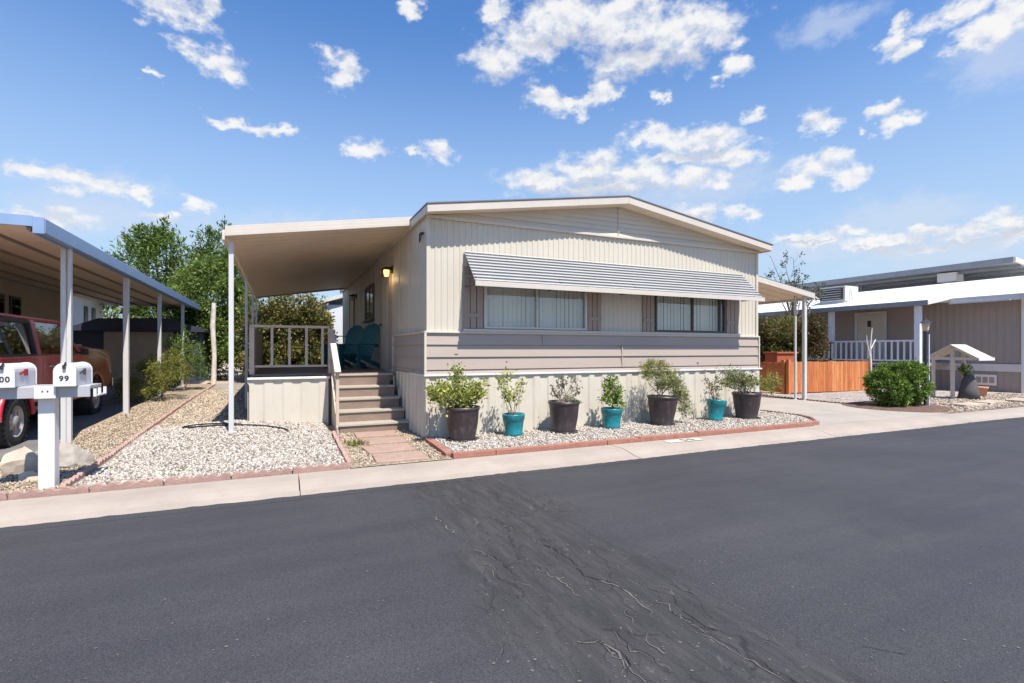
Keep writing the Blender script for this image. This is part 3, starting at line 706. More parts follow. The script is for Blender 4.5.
# side walls, back wall and inner lining
wl.box((HX0 + .012, 7.80, -.05), (HX0 + .1, HY1, 3.52))
wl.box((HX1 - .1, 7.80, -.05), (HX1 - .012, HY1, 3.52))
wl.box((HX0 + .1, HY1 - .1, -.05), (HX1 - .1, HY1, 3.52))
wl.box((HX0 + .1, 7.80, 2.75), (HX1 - .1, 7.86, 3.47))
wl.box((HX0 + .1, 7.80, -.05), (HX1 - .1, 7.86, 1.74))
wl.box((W1[1] + .01, 7.80, 1.74), (W2[0] - .01, 7.86, 2.75))
hb(wl, 'front_wall', M['wall'])
inn = MB(); inn.box((HX0 + .11, 9.2, 1.0), (HX1 - .11, 9.25, 3.4)); inn.box((HX0 + .11, 7.87, 1.6), (HX1 - .11, 9.2, 1.62)); inn.box((HX0 + .11, 7.87, 3.3), (HX1 - .11, 9.2, 3.32))
hb(inn, 'room_lining', M['dark'])
# side wall facing the porch: smooth vertical panels with thin battens
sw = MB()
sw.box((HX0 - .004, 7.79, 1.68), (HX0 + .014, 10.2, 3.5))
sw.box((HX0 - .004, 10.2, .97), (HX0 + .014, HY1, 3.5))
for y in [8.2, 9.0, 9.8] + fr(11.8, 19.4, .61):
    sw.box((HX0 - .014, y - .014, 1.0 if y > 10.2 else 1.68), (HX0 - .003, y + .014, 3.5))
hb(sw, 'side_wall', M['wall'])
for xa, xb in ((HX0 - .012, HX0 + .05), (HX1 - .05, HX1 + .012)):
    cr = MB(); cr.box((xa, 7.765, 1.68), (xb, 7.80, 3.47)); hb(cr, 'corner_trim', M['wall'], bevel=.004)
# gable
gb = MB(); zz = 3.49; 
while zz < 4.02:
    z1 = min(zz + .085, 4.05)
    def xl(z): 
        t = max(0.0, min(1.0, (z - 3.50) / .56)); return 5.68 - 3.60 * (1 - t)
    xa, xb = max(HX0 - .0, xl(z1)), min(HX1, 11.36 - xl(z1)); xa0, xb0 = max(HX0, xl(zz)), min(HX1, 11.36 - xl(zz))
    gb.add([(xa0, 7.755, zz), (xb0, 7.755, zz), (xb, 7.772, z1), (xa, 7.772, z1), (xa0, 7.80, zz), (xb0, 7.80, zz)], [(0, 1, 2, 3), (0, 4, 5, 1)])
    zz = z1
hb(gb, 'gable_panel', M['wall'])
gs = MB(); gs.box((5.66, 7.742, 3.5), (5.675, 7.757, 4.03)); gs.box((HX0 - .02, 7.735, 3.455), (HX1 + .02, 7.775, 3.497))
hb(gs, 'gable_trim', M['trim'], bevel=.004)
# lap band
lp = MB(); lz = [1.02, 1.09, 1.29, 1.485, 1.665]
for a, b in zip(lz[:-1], lz[1:]):
    lp.add([(HX0-.02, 7.742, a), (HX1+.005, 7.742, a), (HX1+.005, 7.768, b+.02), (HX0-.02, 7.768, b+.02), (HX0-.02, 7.79, a), (HX1+.005, 7.79, a)], [(0,1,2,3), (0,4,5,1)])
    lp.add([(HX0-.048, 7.745, a), (HX0-.048, 10.2, a), (HX0-.02, 10.2, b+.02), (HX0-.02, 7.745, b+.02), (HX0, 7.745, a), (HX0, 10.2, a)], [(0,3,2,1), (0,1,5,4)])
hb(lp, 'lap_band', M['band'])
ls = MB()
for x_, z_ in ((5.74, 1.29), (5.74, 1.09), (4.1, 1.485)): ls.box((x_ - .012, 7.736, z_ + .004), (x_ + .012, 7.764, z_ + .192))
hb(ls, 'lap_joint', M['band'])
lt = MB(); lt.box((HX0-.055, 7.728, 1.665), (HX1+.02, 7.80, 1.695)); lt.box((HX0-.055, 7.80, 1.665), (HX0-.003, 10.2, 1.695))
lt.box((HX0-.056, 7.73, 1.02), (HX0-.018, 7.765, 1.664)); lt.box((HX1-.01, 7.73, 1.02), (HX1+.022, 7.78, 1.664)); lt.box((HX0-.055, 10.18, .97), (HX0-.003, 10.215, 1.664))
hb(lt, 'band_trim', M['trim'], bevel=.004)
for x in (5.72, 8.9):
    pass
# skirting
sk = MB(); ribs_x(sk, HX0-.03, HX1+.02, -.05, 1.0, 7.765, .276, .02, .45)
ribs_y(sk, 7.745, HY1, -.05, 1.0, HX0-.008, .276, .02, -1, .45)
hb(sk, 'skirting', M['skirt'])
st = MB(); st.box((HX0-.06, 7.722, .99), (HX1+.08, 7.79, 1.019)); st.box((HX0-.06, 7.79, .99), (HX0-.003, 8.75, 1.019))
hb(st, 'skirting_trim', M['white'], bevel=.004)
# roof
RX0, RX1, RY0, RY1 = 2.03, 9.36, 7.49, 19.8
ZE, ZR = 3.60, 4.165
XR = 5.70
rf = MB()
rf.prism([(RX0, RY0 + .03, ZE - .11), (XR, RY0 + .03, ZR - .13), (RX1, RY0 + .03, ZE - .11), (RX1, RY0 + .03, ZE - .02), (XR, RY0 + .03, ZR - .02), (RX0, RY0 + .03, ZE - .02)][::-1], (0, RY1 - RY0 - .03, 0))
roof = hb(rf, 'roof', M['soffit'])
fs = MB()   # front fascia boards and side fascias
fs.prism([(RX0, RY0, ZE - .125), (XR, RY0, ZR - .135), (XR, RY0, ZR - .012), (RX0, RY0, ZE - .012)][::-1], (0, .03, 0))
fs.prism([(XR + .004, RY0, ZR - .135), (RX1, RY0, ZE - .125), (RX1, RY0, ZE - .012), (XR + .004, RY0, ZR - .012)][::-1], (0, .03, 0))
fs.box((RX0 - .02, RY0, ZE - .13), (RX0 - .001, RY1, ZE - .012)); fs.box((RX1 + .001, RY0, ZE - .13), (RX1 + .02, RY1, ZE - .012))
hb(fs, 'fascia', M['trim'], roof)
de = MB()
de.prism([(RX0 - .03, RY0 - .012, ZE - .011), (RX0 - .03, RY0 - .012, ZE + .010), (XR, RY0 - .012, ZR + .010), (RX1 + .03, RY0 - .012, ZE + .010), (RX1 + .03, RY0 - .012, ZE - .011), (XR, RY0 - .012, ZR - .008)], (0, RY1 - RY0 + .04, 0))
hb(de, 'roof_covering', M['drip'], roof)
# windows
def window(x0, x1, mull, fmat):
    f = MB(); y0, y1 = 7.745, 7.80; w = .045
    f.box((x0, y0, WZ0), (x1, y1, WZ0 + .035)); f.box((x0, y0, WZ1 - w), (x1, y1, WZ1))
    f.box((x0, y0, WZ0 + .035), (x0 + w, y1, WZ1 - w)); f.box((x1 - w, y0, WZ0 + .035), (x1, y1, WZ1 - w))
    for m_ in mull: f.box((m_ - .017, y0 + .006, WZ0 + .035), (m_ + .017, y1, WZ1 - w))
    w_ = empty('window', (0, 0, 0)); w_.parent = home; w_.location = (x0 - home.location.x, y0 - home.location.y, 0)
    hb(f, 'frame', fmat, w_, bevel=.004)
    ms = [x0 + w] + list(mull) + [x1 - w]
    for i, (a, b) in enumerate(zip(ms[:-1], ms[1:])):
        g = MB(); g.box((a + .005, 7.775 + .012 * (i % 2), WZ0 + .03), (b - .005, 7.779 + .012 * (i % 2), WZ1 - .04)); hb(g, 'pane', M['glass'], w_)
    b_ = MB(); x = x0 + .05
    rg = random.Random(int(x0 * 10))
    while x < x1 - .05:
        t = rg.uniform(.1, .5)
        b_.add([(x, 7.865 - .0*t, WZ0 + .04), (x + .092, 7.865 + .06*t, WZ0 + .04), (x + .092, 7.865 + .06*t, WZ1 + .1), (x, 7.865 - .0*t, WZ1 + .1)], [(0, 1, 2, 3)])
        x += .085
    hb(b_, 'blind', M['blind'], w_)
window(W1[0], W1[1], [3.99], M['alu'])
window(W2[0], W2[1], [7.46, 8.19], M['darkalu'])
sl = MB(); sl.box((2.66, 7.722, 1.697), (8.72, 7.774, 1.738))
hb(sl, 'window_sill', M['trim'], bevel=.004)
for a, b in ((2.67, 3.0), (5.0, 5.30), (6.22, 6.50), (8.36, 8.70)):
    s_ = MB(); n = 3; w = (b - a) / n
    for i in range(n): s_.box((a + i*w + .006, 7.752, 1.742), (a + (i+1)*w - .006, 7.774, 2.74))
    s_.box((a + .01, 7.738, 1.93), (b - .01, 7.7515, 1.99)); s_.box((a + .01, 7.738, 2.55), (b - .01, 7.7515, 2.61))
    hb(s_, 'shutter', M['shutter'], bevel=.003)
# awning over the windows: sloped pans with dark recessed joints
AX0, AX1 = 2.68, 8.80
aw = empty('awning', (0, 0, 0)); aw.parent = home; aw.location = (AX0 - home.location.x, 7.79 - home.location.y, 0)
p0 = Vector((0, 7.765, 2.985)); p1 = Vector((0, 7.235, 2.43)); d = (p1 - p0); L = d.length; d.normalize(); nrm = Vector((0, d.z, -d.y)); nrm = -nrm if nrm.z < 0 else nrm
npan = 10; pw = L / npan
pan = MB(); grv = MB()
for i in range(npan):
    a = p0 + d * (pw * i); b = p0 + d * (pw * (i + 1) - .034)
    q = [a + nrm*.0, b + nrm*.014, b - nrm*.006, a - nrm*.012]
    pan.prism([(AX0, v.y, v.z) for v in q], (AX1 - AX0, 0, 0))
    c0 = b - nrm*.008; c1 = p0 + d * (pw * (i + 1)) - nrm*.008
    q2 = [c0 + d*.001, c1 - d*.001, c1 - nrm*.004 - d*.001, c0 - nrm*.004 + d*.001]
    grv.prism([(AX0 + .002, v.y, v.z) for v in q2], (AX1 - AX0 - .004, 0, 0))
hb(pan, 'awning_pan', M['awning'], aw); hb(grv, 'awning_joint', M['awngroove'], aw)
vl = MB(); vl.box((AX0 - .01, 7.205, 2.365), (AX1 + .01, 7.232, 2.445)); hb(vl, 'valance', M['trim'], aw, bevel=.004)
ar = MB()
for x in (AX0 + .03, 4.2, 5.7, 7.2, AX1 - .03):
    ar.bar((x, 7.745, 2.42), (x, 7.25, 2.41), .02, .02)
    ar.bar((x, 7.76, 2.93), (x, 7.25, 2.42), .02, .03)
hb(ar, 'awning_arm', M['bronze'], aw)
gvt = MB(); gvt.box((HX0 - .06, 7.93, 3.24), (HX0 - .006, 8.05, 3.26)); gvt.box((HX0 - .06, 7.93, 3.17), (HX0 - .045, 7.95, 3.24)); gvt.box((HX0 - .06, 8.03, 3.13), (HX0 - .045, 8.05, 3.24)); gvt.bar((HX0-.05, 7.94, 3.18), (HX0-.05, 8.05, 3.12), .012, .012)
hb(gvt, 'wall_bracket', M['bronze'])
# porch door, second door, window and lamps on the side wall
def door(y0, y1, z1=3.0):
    e = empty('door', (0, 0, 0)); e.parent = home; e.location = (HX0 - home.location.x, y0 - home.location.y, 0)
    f = MB(); x0, x1 = HX0 - .05, HX0 - .005
    f.box((x0, y0 - .07, .99), (x1, y0, z1 + .07)); f.box((x0, y1, .99), (x1, y1 + .07, z1 + .07)); f.box((x0, y0, z1), (x1, y1, z1 + .07))
    hb(f, 'frame', M['shutter'], e, bevel=.004)
    l = MB(); l.box((HX0 - .032, y0 + .004, 1.0), (HX0 - .006, y1 - .004, z1 - .004))
    for za, zb in ((1.15, 1.75), (1.95, 2.75)):
        l.box((HX0 - .042, y0 + .14, za), (HX0 - .0325, y1 - .14, zb))
    hb(l, 'leaf', M['wall'], e, bevel=.004)
    k = MB(); k.lathe([(0, -.07), (.022, -.065), (.028, -.05), (.022, -.036), (.01, -.032), (.01, 0)], (HX0 - .03, y1 - .09, 1.95), 14, 'x'); hb(k, 'handle', M['bronze'], e)
door(10.62, 11.5); door(16.2, 17.1)
e = empty('window', (0, 0, 0)); e.parent = home; e.location = (HX0 - home.location.x, 12.6 - home.location.y, 0)
f = MB(); x0, x1 = HX0 - .045, HX0 - .005
f.box((x0, 12.6, 2.15), (x1, 13.9, 2.2)); f.box((x0, 12.6, 2.97), (x1, 13.9, 3.02)); f.box((x0, 12.6, 2.2), (x1, 12.65, 2.97)); f.box((x0, 13.85, 2.2), (x1, 13.9, 2.97)); f.box((x0 + .01, 13.23, 2.2), (x1, 13.27, 2.97))
f.box((x0 - .06, 12.55, 2.11), (x1, 13.95, 2.148))
hb(f, 'frame', M['darkalu'], e)
g = MB(); g.box((HX0 - .02, 12.65, 2.2), (HX0 - .008, 13.23, 2.97)); g.box((HX0 - .02, 13.27, 2.2), (HX0 - .008, 13.85, 2.97)); hb(g, 'pane', paint('dim_window_pane', (.10, .11, .12), .08, .2, 3, 0), e)
def wlamp(y, z, lit):
    e = empty('wall_lamp', (0, 0, 0)); e.parent = home; e.location = (HX0 - home.location.x, y - home.location.y, z)
    b = MB(); b.box((HX0 - .03, y - .06, z - .03), (HX0 - .006, y + .06, z + .12)); b.lathe([(0, .1), (.10, .045), (.105, .03), (.0, .035)], (HX0 - .13, y, z), 18); b.bar((HX0 - .03, y, z + .08), (HX0 - .13, y, z + .08), .025, .025)
    hb(b, 'lamp_cap', M['bronze'], e)
    l = MB(); l.lathe([(0, -.10), (.04, -.095), (.055, -.04), (.06, .03), (0, .03)], (HX0 - .13, y, z), 16); hb(l, 'lamp_glass', M['bulb'] if lit else M['amber'], e)
wlamp(10.42, 2.98, True); wlamp(15.75, 2.96, False)
pl = bpy.data.lights.new('porch_bulb', 'POINT'); pl.energy = 1.0; pl.color = (1, .7, .35); pl.shadow_soft_size = .05
plo = bpy.data.objects.new('porch_bulb', pl); COL.objects.link(plo); plo.location = (HX0 - .14, 10.42, 2.83)

# ------------------------------------------------------------------ porch cover (left)
pc = empty('porch_cover', (.65, 8.6, 0), 'beige metal porch roof on thin white posts attached to the ivory home', 'porch cover')
PX0, PX1, PY0, PY1 = -.72, 2.02, 8.6, 18.2
def pz(x): return 3.085 + (3.52 - 3.085) * (x - PX0) / (PX1 - PX0)
ps = MB(); y = PY0 + .03; per = .30
while y < PY1 - .02:   # pans running across, ribs between them
    y1 = min(y + per, PY1)
    zA, zB = pz(PX0), pz(PX1)
    ps.prism([(PX0, y + .004, zA), (PX1, y + .004, zB), (PX1, y + .004, zB + .06), (PX0, y + .004, zA + .06)][::-1], (0, y1 - y - .035, 0))
    ps.prism([(PX0, y1 - .031, zA + .03), (PX1, y1 - .031, zB + .03), (PX1, y1 - .031, zB + .075), (PX0, y1 - .031, zA + .075)][::-1], (0, .035, 0))
    y = y1
hb(ps, 'roof_panel', M['soffit'], pc)
ff = MB()
for k, (za, zb, dy) in enumerate(((.0, .05, 0), (.055, .10, .006), (.105, .145, .012))):
    ff.prism([(PX0 - .02, PY0 - dy*0 + dy, pz(PX0) + za - .005), (PX1 + .03, PY0 + dy, pz(PX1) + za - .005), (PX1 + .03, PY0 + dy, pz(PX1) + zb), (PX0 - .02, PY0 + dy, pz(PX0) + zb)][::-1], (0, .03, 0))
hb(ff, 'fascia', M['trim'], pc, bevel=.003)
gt = MB(); gt.box((PX0 - .06, PY0 + .035, pz(PX0) - .06), (PX0 - .012, PY1, pz(PX0) + .09)); hb(gt, 'gutter', M['soffit'], pc, bevel=.01)
gr = MB(); gr.prism([(PX0 - .06, PY1 + .002, pz(PX0) - .05), (PX1, PY1 + .002, pz(PX1) - .05), (PX1, PY1 + .002, pz(PX1) + .06), (PX0 - .06, PY1 + .002, pz(PX0) + .06)][::-1], (0, .03, 0)); hb(gr, 'rear_beam', M['shutter'], pc)
def post(mb, x, y, z0, z1, r=.03, lean=0):
    mb.bar((x, y, z0), (x, y + lean, z1), 2*r, 2*r); mb.box((x - .06, y - .06, z0), (x + .06, y + .06, z0 + .015))
for y in (8.78, 12.6, 15.5, 17.8):
    m_ = MB(); post(m_, -.67, y, zbed(-.7, y), pz(PX0) - .055, .034 if y < 9 else .028); hb(m_, 'post', M['offwhite'], pc, bevel=.006)

# ------------------------------------------------------------------ deck with stairs
dk = empty('porch_deck', (.8, 10.0, 0), 'raised brown porch deck with taupe railing, white skirt panel and five front steps', 'porch')
DX0, DX1, DY0, DY1, DZ = -.46, 2.02, 10.0, 15.6, .97
b = MB(); x = DX0
y = DY0
while y < DY1:
    b.box((DX0, y, DZ - .03), (DX1, min(y + .138, DY1), DZ)); y += .144
b.box((DX0 + .02, DY0 + .02, DZ - .16), (DX1, DY1, DZ - .032))
hb(b, 'deck_floor', M['deck'], dk)
b = MB(); b.box((DX0 + .1, DY0 + .1, 0), (DX0 + .2, DY0 + .2, DZ - .16)); b.box((DX1 - .2, DY0 + .1, 0), (DX1 - .1, DY0 + .2, DZ - .16)); b.box((DX0 + .1, DY1 - .2, .1), (DX0 + .2, DY1 - .1, DZ - .16)); b.box((.82, DY0 + .05, -.03), (.86, DY1, DZ - .17))
hb(b, 'deck_frame', M['rail'], dk)
# corrugated front skirt panel and left side panel
b = MB(); ribs_x(b, DX0 - .02, .80, -.05, .885, 9.85, .30, .014, .5); hb(b, 'skirt_panel', M['skirt'], dk)
b = MB(); b.box((DX0 - .05, 9.80, .885), (.82, 9.86, .925)); hb(b, 'skirt_cap', M['white'], dk, bevel=.006)
b = MB(); ribs_y(b, 9.87, DY1, 0, .885, DX0 - .02, .25, .03, -1, .5); hb(b, 'skirt_panel', M['skirt'], dk)
# railing
b = MB(); b.box((DX0 - .02, 10.04, 1.80), (.84, 10.10, 1.845)); b.box((DX0 + .05, 10.05, 1.09), (.80, 10.09, 1.13)); hb(b, 'top_rail', M['rail'], dk, bevel=.004)
for x in (-.13, .155, .44, .715):
    b = MB(); b.box((x - .022, 10.052, 1.13), (x + .022, 10.09, 1.80)); hb(b, 'baluster', M['rail'], dk, bevel=.003)
for x in (DX0 + .01, .85):
    b = MB(); b.box((x - .04, 10.03, DZ), (x + .04, 10.11, 1.80)); hb(b, 'rail_post', M['rail'], dk, bevel=.004)
b = MB(); b.box((DX0 - .02, 10.12, 1.0), (DX0 + .02, DY1, 1.80)); hb(b, 'side_panel', M['rail'], dk)
b = MB(); b.box((DX0 - .03, 10.11, 1.801), (DX0 + .03, DY1, 1.84)); hb(b, 'side_rail', M['rail'], dk)
b = MB(); b.bar((DX0, DY1 - .03, 1.80), (DX1, DY1 - .03, 1.80), .025, .025); b.bar((DX0, DY1 - .03, 1.45), (DX1, DY1 - .03, 1.45), .02, .02)
for x in fr(DX0 + .02, DX1 - .05, .6): b.bar((x, DY1 - .03, DZ), (x, DY1 - .03, 1.8), .022, .022)
hb(b, 'rear_rail', M['bronze'], dk)
# stairs
SX0, SX1 = .90, 2.0
tops = [.155, .345, .535, .73, .945]; fronts = [8.87, 9.15, 9.43, 9.71, 9.98]
for i, (zt, yf) in enumerate(zip(tops, fronts)):
    z0 = tops[i-1] if i else -.03
    b = MB(); b.box((SX0, yf + .02, z0 - .02), (SX1 + .06 - .03*i, yf + .04, zt - .028)); hb(b, 'riser', M['riser'], dk)
    b = MB(); b.box((SX0 - .02, yf - .005, zt - .028), (SX1 + .08 - .035*i if i < 4 else SX1, yf + .30 if i < 4 else yf + .02, zt + .008)); hb(b, 'tread', M['nosing'], dk, bevel=.005)
for x in (SX0 - .045, SX1 + .035):
    b = MB(); poly = [(x, 8.90, -.03), (x, 8.90, .12)]
    for zt, yf in zip(tops, fronts): poly += [(x, yf + .03, zt - .03)]
    poly += [(x, 10.02, .93), (x, 10.02, -.03)]
    if x < 1: b.prism(poly[::-1], (.035, 0, 0)); hb(b, 'stringer', M['rail'], dk)
for i, (zt, yf) in enumerate(zip(tops[:4], fronts[:4])):
    b = MB(); b.box((SX1 + .055 - .035*i, yf + .005, zt + .01), (SX1 + .075 - .035*i, yf + .03, tops[i+1] - .03)); hb(b, 'side_strip', M['nosing'], dk)
b = MB(); b.box((.845, 8.93, -.03), (.895, 9.0, 1.02)); hb(b, 'newel_post', M['rail'], dk, bevel=.004)
b = MB(); b.bar((.868, 8.86, 1.03), (.868, 10.10, 1.76), .10, .035); hb(b, 'hand_rail', M['railtop'], dk, bevel=.005)
b = MB(); b.bar((.868, 8.97, .55), (.868, 10.05, 1.20), .03, .09); hb(b, 'mid_rail', M['rail'], dk, bevel=.004)

# ------------------------------------------------------------------ adirondack chairs
def chair(loc, rz, label):
    e = empty('adirondack_chair', loc, label, 'chair', 'teal chairs on the porch', rz)
    # faces +Y locally
    m_ = MB()
    for i in range(5): 
        m_.bar((-.25, .30 - i*.1, .36 - i*.027), (.25, .30 - i*.1, .36 - i*.027), .085, .02, up=(0, .26, 1))
    m_.build('seat', M['teal_chair'], e, bevel=.004)
    m_ = MB()
    # rounded fan back: seven slats on a slightly curved panel
    def bp(u, v, off):
        p = Vector((u, -.14, .24)) + Vector((0, -.30, .78)) * (v / .78); return p + Vector((0, .93, .36)) * off
    for i in range(7):
        u0, u1 = -1 + 2*i/7 + .012, -1 + 2*(i+1)/7 - .012; poly = []
        hf = lambda u: .52 + .28 * math.sqrt(max(0, 1 - u*u))
        us = [u0 + (u1-u0)*k/4 for k in range(5)]
        poly = [bp(u0*.20, 0, -.01), bp(u1*.20, 0, -.01)] + [bp(u*(.20 + .09*hf(u)/.8), hf(u), -.01 + .03*u*u) for u in reversed(us)]
        m_.prism(poly, Vector((0, .93, .36)) * .018)
    m_.build('backrest', M['teal_chair'], e, bevel=.003)
    for s in (-1, 1):
        m_ = MB(); m_.box((s*.28 - .065, -.25, .54), (s*.28 + .065, .40, .565)); m_.build('armrest', M['teal_chair'], e, bevel=.01)
        m_ = MB(); m_.box((s*.27 - .015, .27, 0), (s*.27 + .015, .36, .54)); m_.build('leg', M['teal_chair'], e, bevel=.004)
        m_ = MB(); m_.prism([(s*.24 - .012, .33, .36), (s*.24 - .012, .33, .27), (s*.24 - .012, -.42, .0), (s*.24 - .012, -.5, .0), (s*.24 - .012, -.42, .10)], (.024, 0, 0)); m_.build('leg', M['teal_chair'], e, bevel=.004)
    m_ = MB(); m_.bar((-.3, -.26, .53), (.3, -.26, .53), .03, .06); m_.build('back_brace', M['teal_chair'], e)
chair((1.62, 11.8, DZ + .001), R(128), 'teal adirondack chair nearer the stairs on the porch')
chair((1.40, 12.8, DZ + .001), R(128), 'teal adirondack chair farther back on the porch, beyond the other')

# ------------------------------------------------------------------ right carport on the home
cp = empty('carport', (11.4, 9.5, 0), 'small white carport roof sloping from the home over the concrete driveway', 'carport')
CY0, CY1 = 9.45, 17.5
def cz(x): return 3.50 + (2.86 - 3.50) * (x - 9.33) / (13.45 - 9.33)
b = MB(); y = CY0 + .04
while y < CY1 - .01:
    y1 = min(y + .4, CY1)
    b.prism([(9.33, y, cz(9.33)), (13.45, y, cz(13.45)), (13.45, y, cz(13.45) + .06), (9.33, y, cz(9.33) + .06)][::-1], (0, y1 - y - .03, 0))
    b.prism([(9.33, y1 - .029, cz(9.33) + .02), (13.45, y1 - .029, cz(13.45) + .02), (13.45, y1 - .029, cz(13.45) + .055), (9.33, y1 - .029, cz(9.33) + .055)][::-1], (0, .028, 0))
    y = y1
hb(b, 'roof_panel', M['soffit'], cp)
b = MB(); b.prism([(9.33, CY0, cz(9.33) - .02), (13.52, CY0, cz(13.52) - .02), (13.52, CY0, cz(13.52) + .12), (9.33, CY0, cz(9.33) + .12)][::-1], (0, .035, 0)); hb(b, 'fascia', M['trim'], cp, bevel=.004)
b = MB(); b.box((13.455, CY0 + .036, 2.80), (13.55, CY1, 2.96)); hb(b, 'gutter', M['trim'], cp, bevel=.008)
b = MB(); b.prism([(9.33, CY0, cz(9.33) + .122), (13.54, CY0, cz(13.54) + .122), (13.54, CY0, cz(13.54) + .14), (9.33, CY0, cz(9.33) + .14)][::-1], (0, CY1 - CY0, 0)); hb(b, 'roof_edge', M['drip'], cp)
for x, y, r in ((13.32, 9.62, .045), (13.24, 9.56, .022), (13.16, 9.78, .026), (13.32, 13.4, .04), (13.32, 17.2, .04)):
    m_ = MB(); post(m_, x, y, .0, cz(x) - .005, r); hb(m_, 'post', M['offwhite'], cp, bevel=.006)

# ------------------------------------------------------------------ left carport, neighbour home, truck
lc = empty('carport', (-4.2, 8.3, 0), 'long left carport with a blue grey gutter over the red vehicle', 'carport')
LY0, LY1 = 8.25, 22.4; LX0, LX1 = -5.62, -2.80
def lz(x): return 2.93 + .03 * (LX1 - x)
b = MB(); x = LX0
while x < LX1 - .01:
    x1 = min(x + .56, LX1)
    b.box((x, LY0 + .03, lz(x)), (x1 - .03, LY1, lz(x) + .05)); b.box((x1 - .029, LY0 + .03, lz(x) + .03), (x1 - .001, LY1, lz(x) + .06)); sm_ = MB(); sm_.box((x1 - .06, LY0 + .04, lz(x) - .045), (x1 - .035, LY1, lz(x) - .001)); hb(sm_, 'seam_rib', M['shutter'], lc); x = x1
hb(b, 'roof_panel', M['soffit'], lc)
b = MB(); b.box((LX1 + .002, LY0, 2.84), (LX1 + .035, LY1, 3.02)); b.box((LX1 + .036, LY0, 2.86), (LX1 + .10, LY1, 2.89)); b.box((LX1 + .101, LY0, 2.86), (LX1 + .125, LY1, 3.045)); b.box((LX1 + .002, LY0 - .02, 2.85), (LX1 + .12, LY0 - .001, 3.06))
hb(b, 'gutter', M['blue_gutter'], lc, bevel=.006)
b = MB(); b.box((LX0, LY0, 2.94), (LX1 - .001, LY0 + .028, 3.07)); hb(b, 'fascia', M['blue_gutter'], lc)
for i, y in enumerate((9.36, 12.5, 15.6, 19.0, 22.2)):
    r = (.055, .045, .04, .04, .04)[i]; m_ = MB()
    z0 = zg(-2.8, y)
    if i == 0:   # fluted near post: two flat strips joined by a web
        m_.box((-2.86, y - .035, z0), (-2.80, y + .035, 2.90)); m_.box((-2.775, y - .035, z0), (-2.74, y + .035, 2.90)); m_.box((-2.80, y - .01, z0), (-2.775, y + .01, 2.90))
    else: post(m_, -2.80, y, z0, 2.84, r)
    hb(m_, 'post', M['offwhite'], lc, bevel=.004)
for i, y in enumerate((9.36, 12.5, 15.6, 19.0)):
    m_ = MB(); m_.box((LX0, y - .03, 2.80), (LX1, y + .03, 2.925)); 
    if i == 9: hb(m_, 'rafter', M['soffit'], lc)
# beige neighbour home
nh = empty('neighbour_home', (-9, 9, 0), 'beige neighbour home behind the left carport with narrow dark windows', 'house')
b = MB(); b.box((-13, 8.9, .0), (-5.66, 19.0, 3.0)); hb(b, 'wall', M['neigh_beige'], nh)
b = MB(); b.prism([(-13.3, 8.6, 3.0), (-9.3, 8.6, 3.55), (-5.60, 8.6, 3.0), (-5.60, 8.6, 3.12), (-9.3, 8.6, 3.68), (-13.3, 8.6, 3.12)][::-1], (0, 10.6, 0)); hb(b, 'roof', M['grey_metal'], nh)
for y in (14.9, 15.7):
    e = empty('window', (3.34, y - 9, 0)); e.parent = nh
    f = MB(); f.box((-5.66, y - .26, 1.75), (-5.625, y + .26, 2.65)); hb(f, 'frame', M['darkalu'], e)
    g = MB(); g.box((-5.622, y - .19, 1.82), (-5.616, y + .19, 2.58)); hb(g, 'pane', M['darkglass'], e)
# white house further back
wh = empty('white_house', (-10, 24, 0), 'pale blue white house wall with narrow windows behind the dark shed', 'house')
b = MB(); b.box((-12, 21.5, .2), (-6.9, 27.2, 3.45)); hb(b, 'wall', M['neigh_white'], wh)
b = MB(); b.prism([(-12.2, 21.3, 3.45), (-9.4, 21.3, 4.0), (-6.55, 21.3, 3.45), (-6.55, 21.3, 3.6), (-9.4, 21.3, 4.15), (-12.2, 21.3, 3.6)][::-1], (0, 6.3, 0)); hb(b, 'roof', M['neigh_white'], wh)
b = MB(); b.box((-6.6, 27.3, .2), (-6.5, 27.4, 3.45)); hb(b, 'downpipe', M['blue_gutter'], wh)
for y in (23.2, 25.0, 25.9):
    f = MB(); f.box((-6.9, y - .2, 2.1), (-6.87, y + .2, 3.1)); hb(f, 'window', M['darkalu'], wh)
# dark shed
sh = empty('garden_shed', (-4, 20.5, .2), 'navy metal shed with a wide tan front panel behind the left carport', 'shed')
b = MB(); b.box((-6.0, 20.6, .1), (-2.55, 23.2, 2.1)); hb(b, 'wall', M['shed_dark'], sh)
b = MB(); b.prism([(-6.1, 20.35, 2.1), (-5.3, 20.35, 2.42), (-3.4, 20.35, 2.46), (-2.35, 20.35, 2.10), (-2.35, 20.35, 2.02), (-6.1, 20.35, 2.02)], (0, 3, 0)); hb(b, 'roof', M['shed_dark'], sh)
b = MB(); b.box((-5.2, 20.55, .15), (-3.3, 20.598, 2.0)); hb(b, 'panel', M['shed_tan'], sh)
b = MB(); b.box((-2.549, 20.7, .15), (-2.52, 23.1, 2.0)); hb(b, 'side_panel', M['shed_blue'], sh)

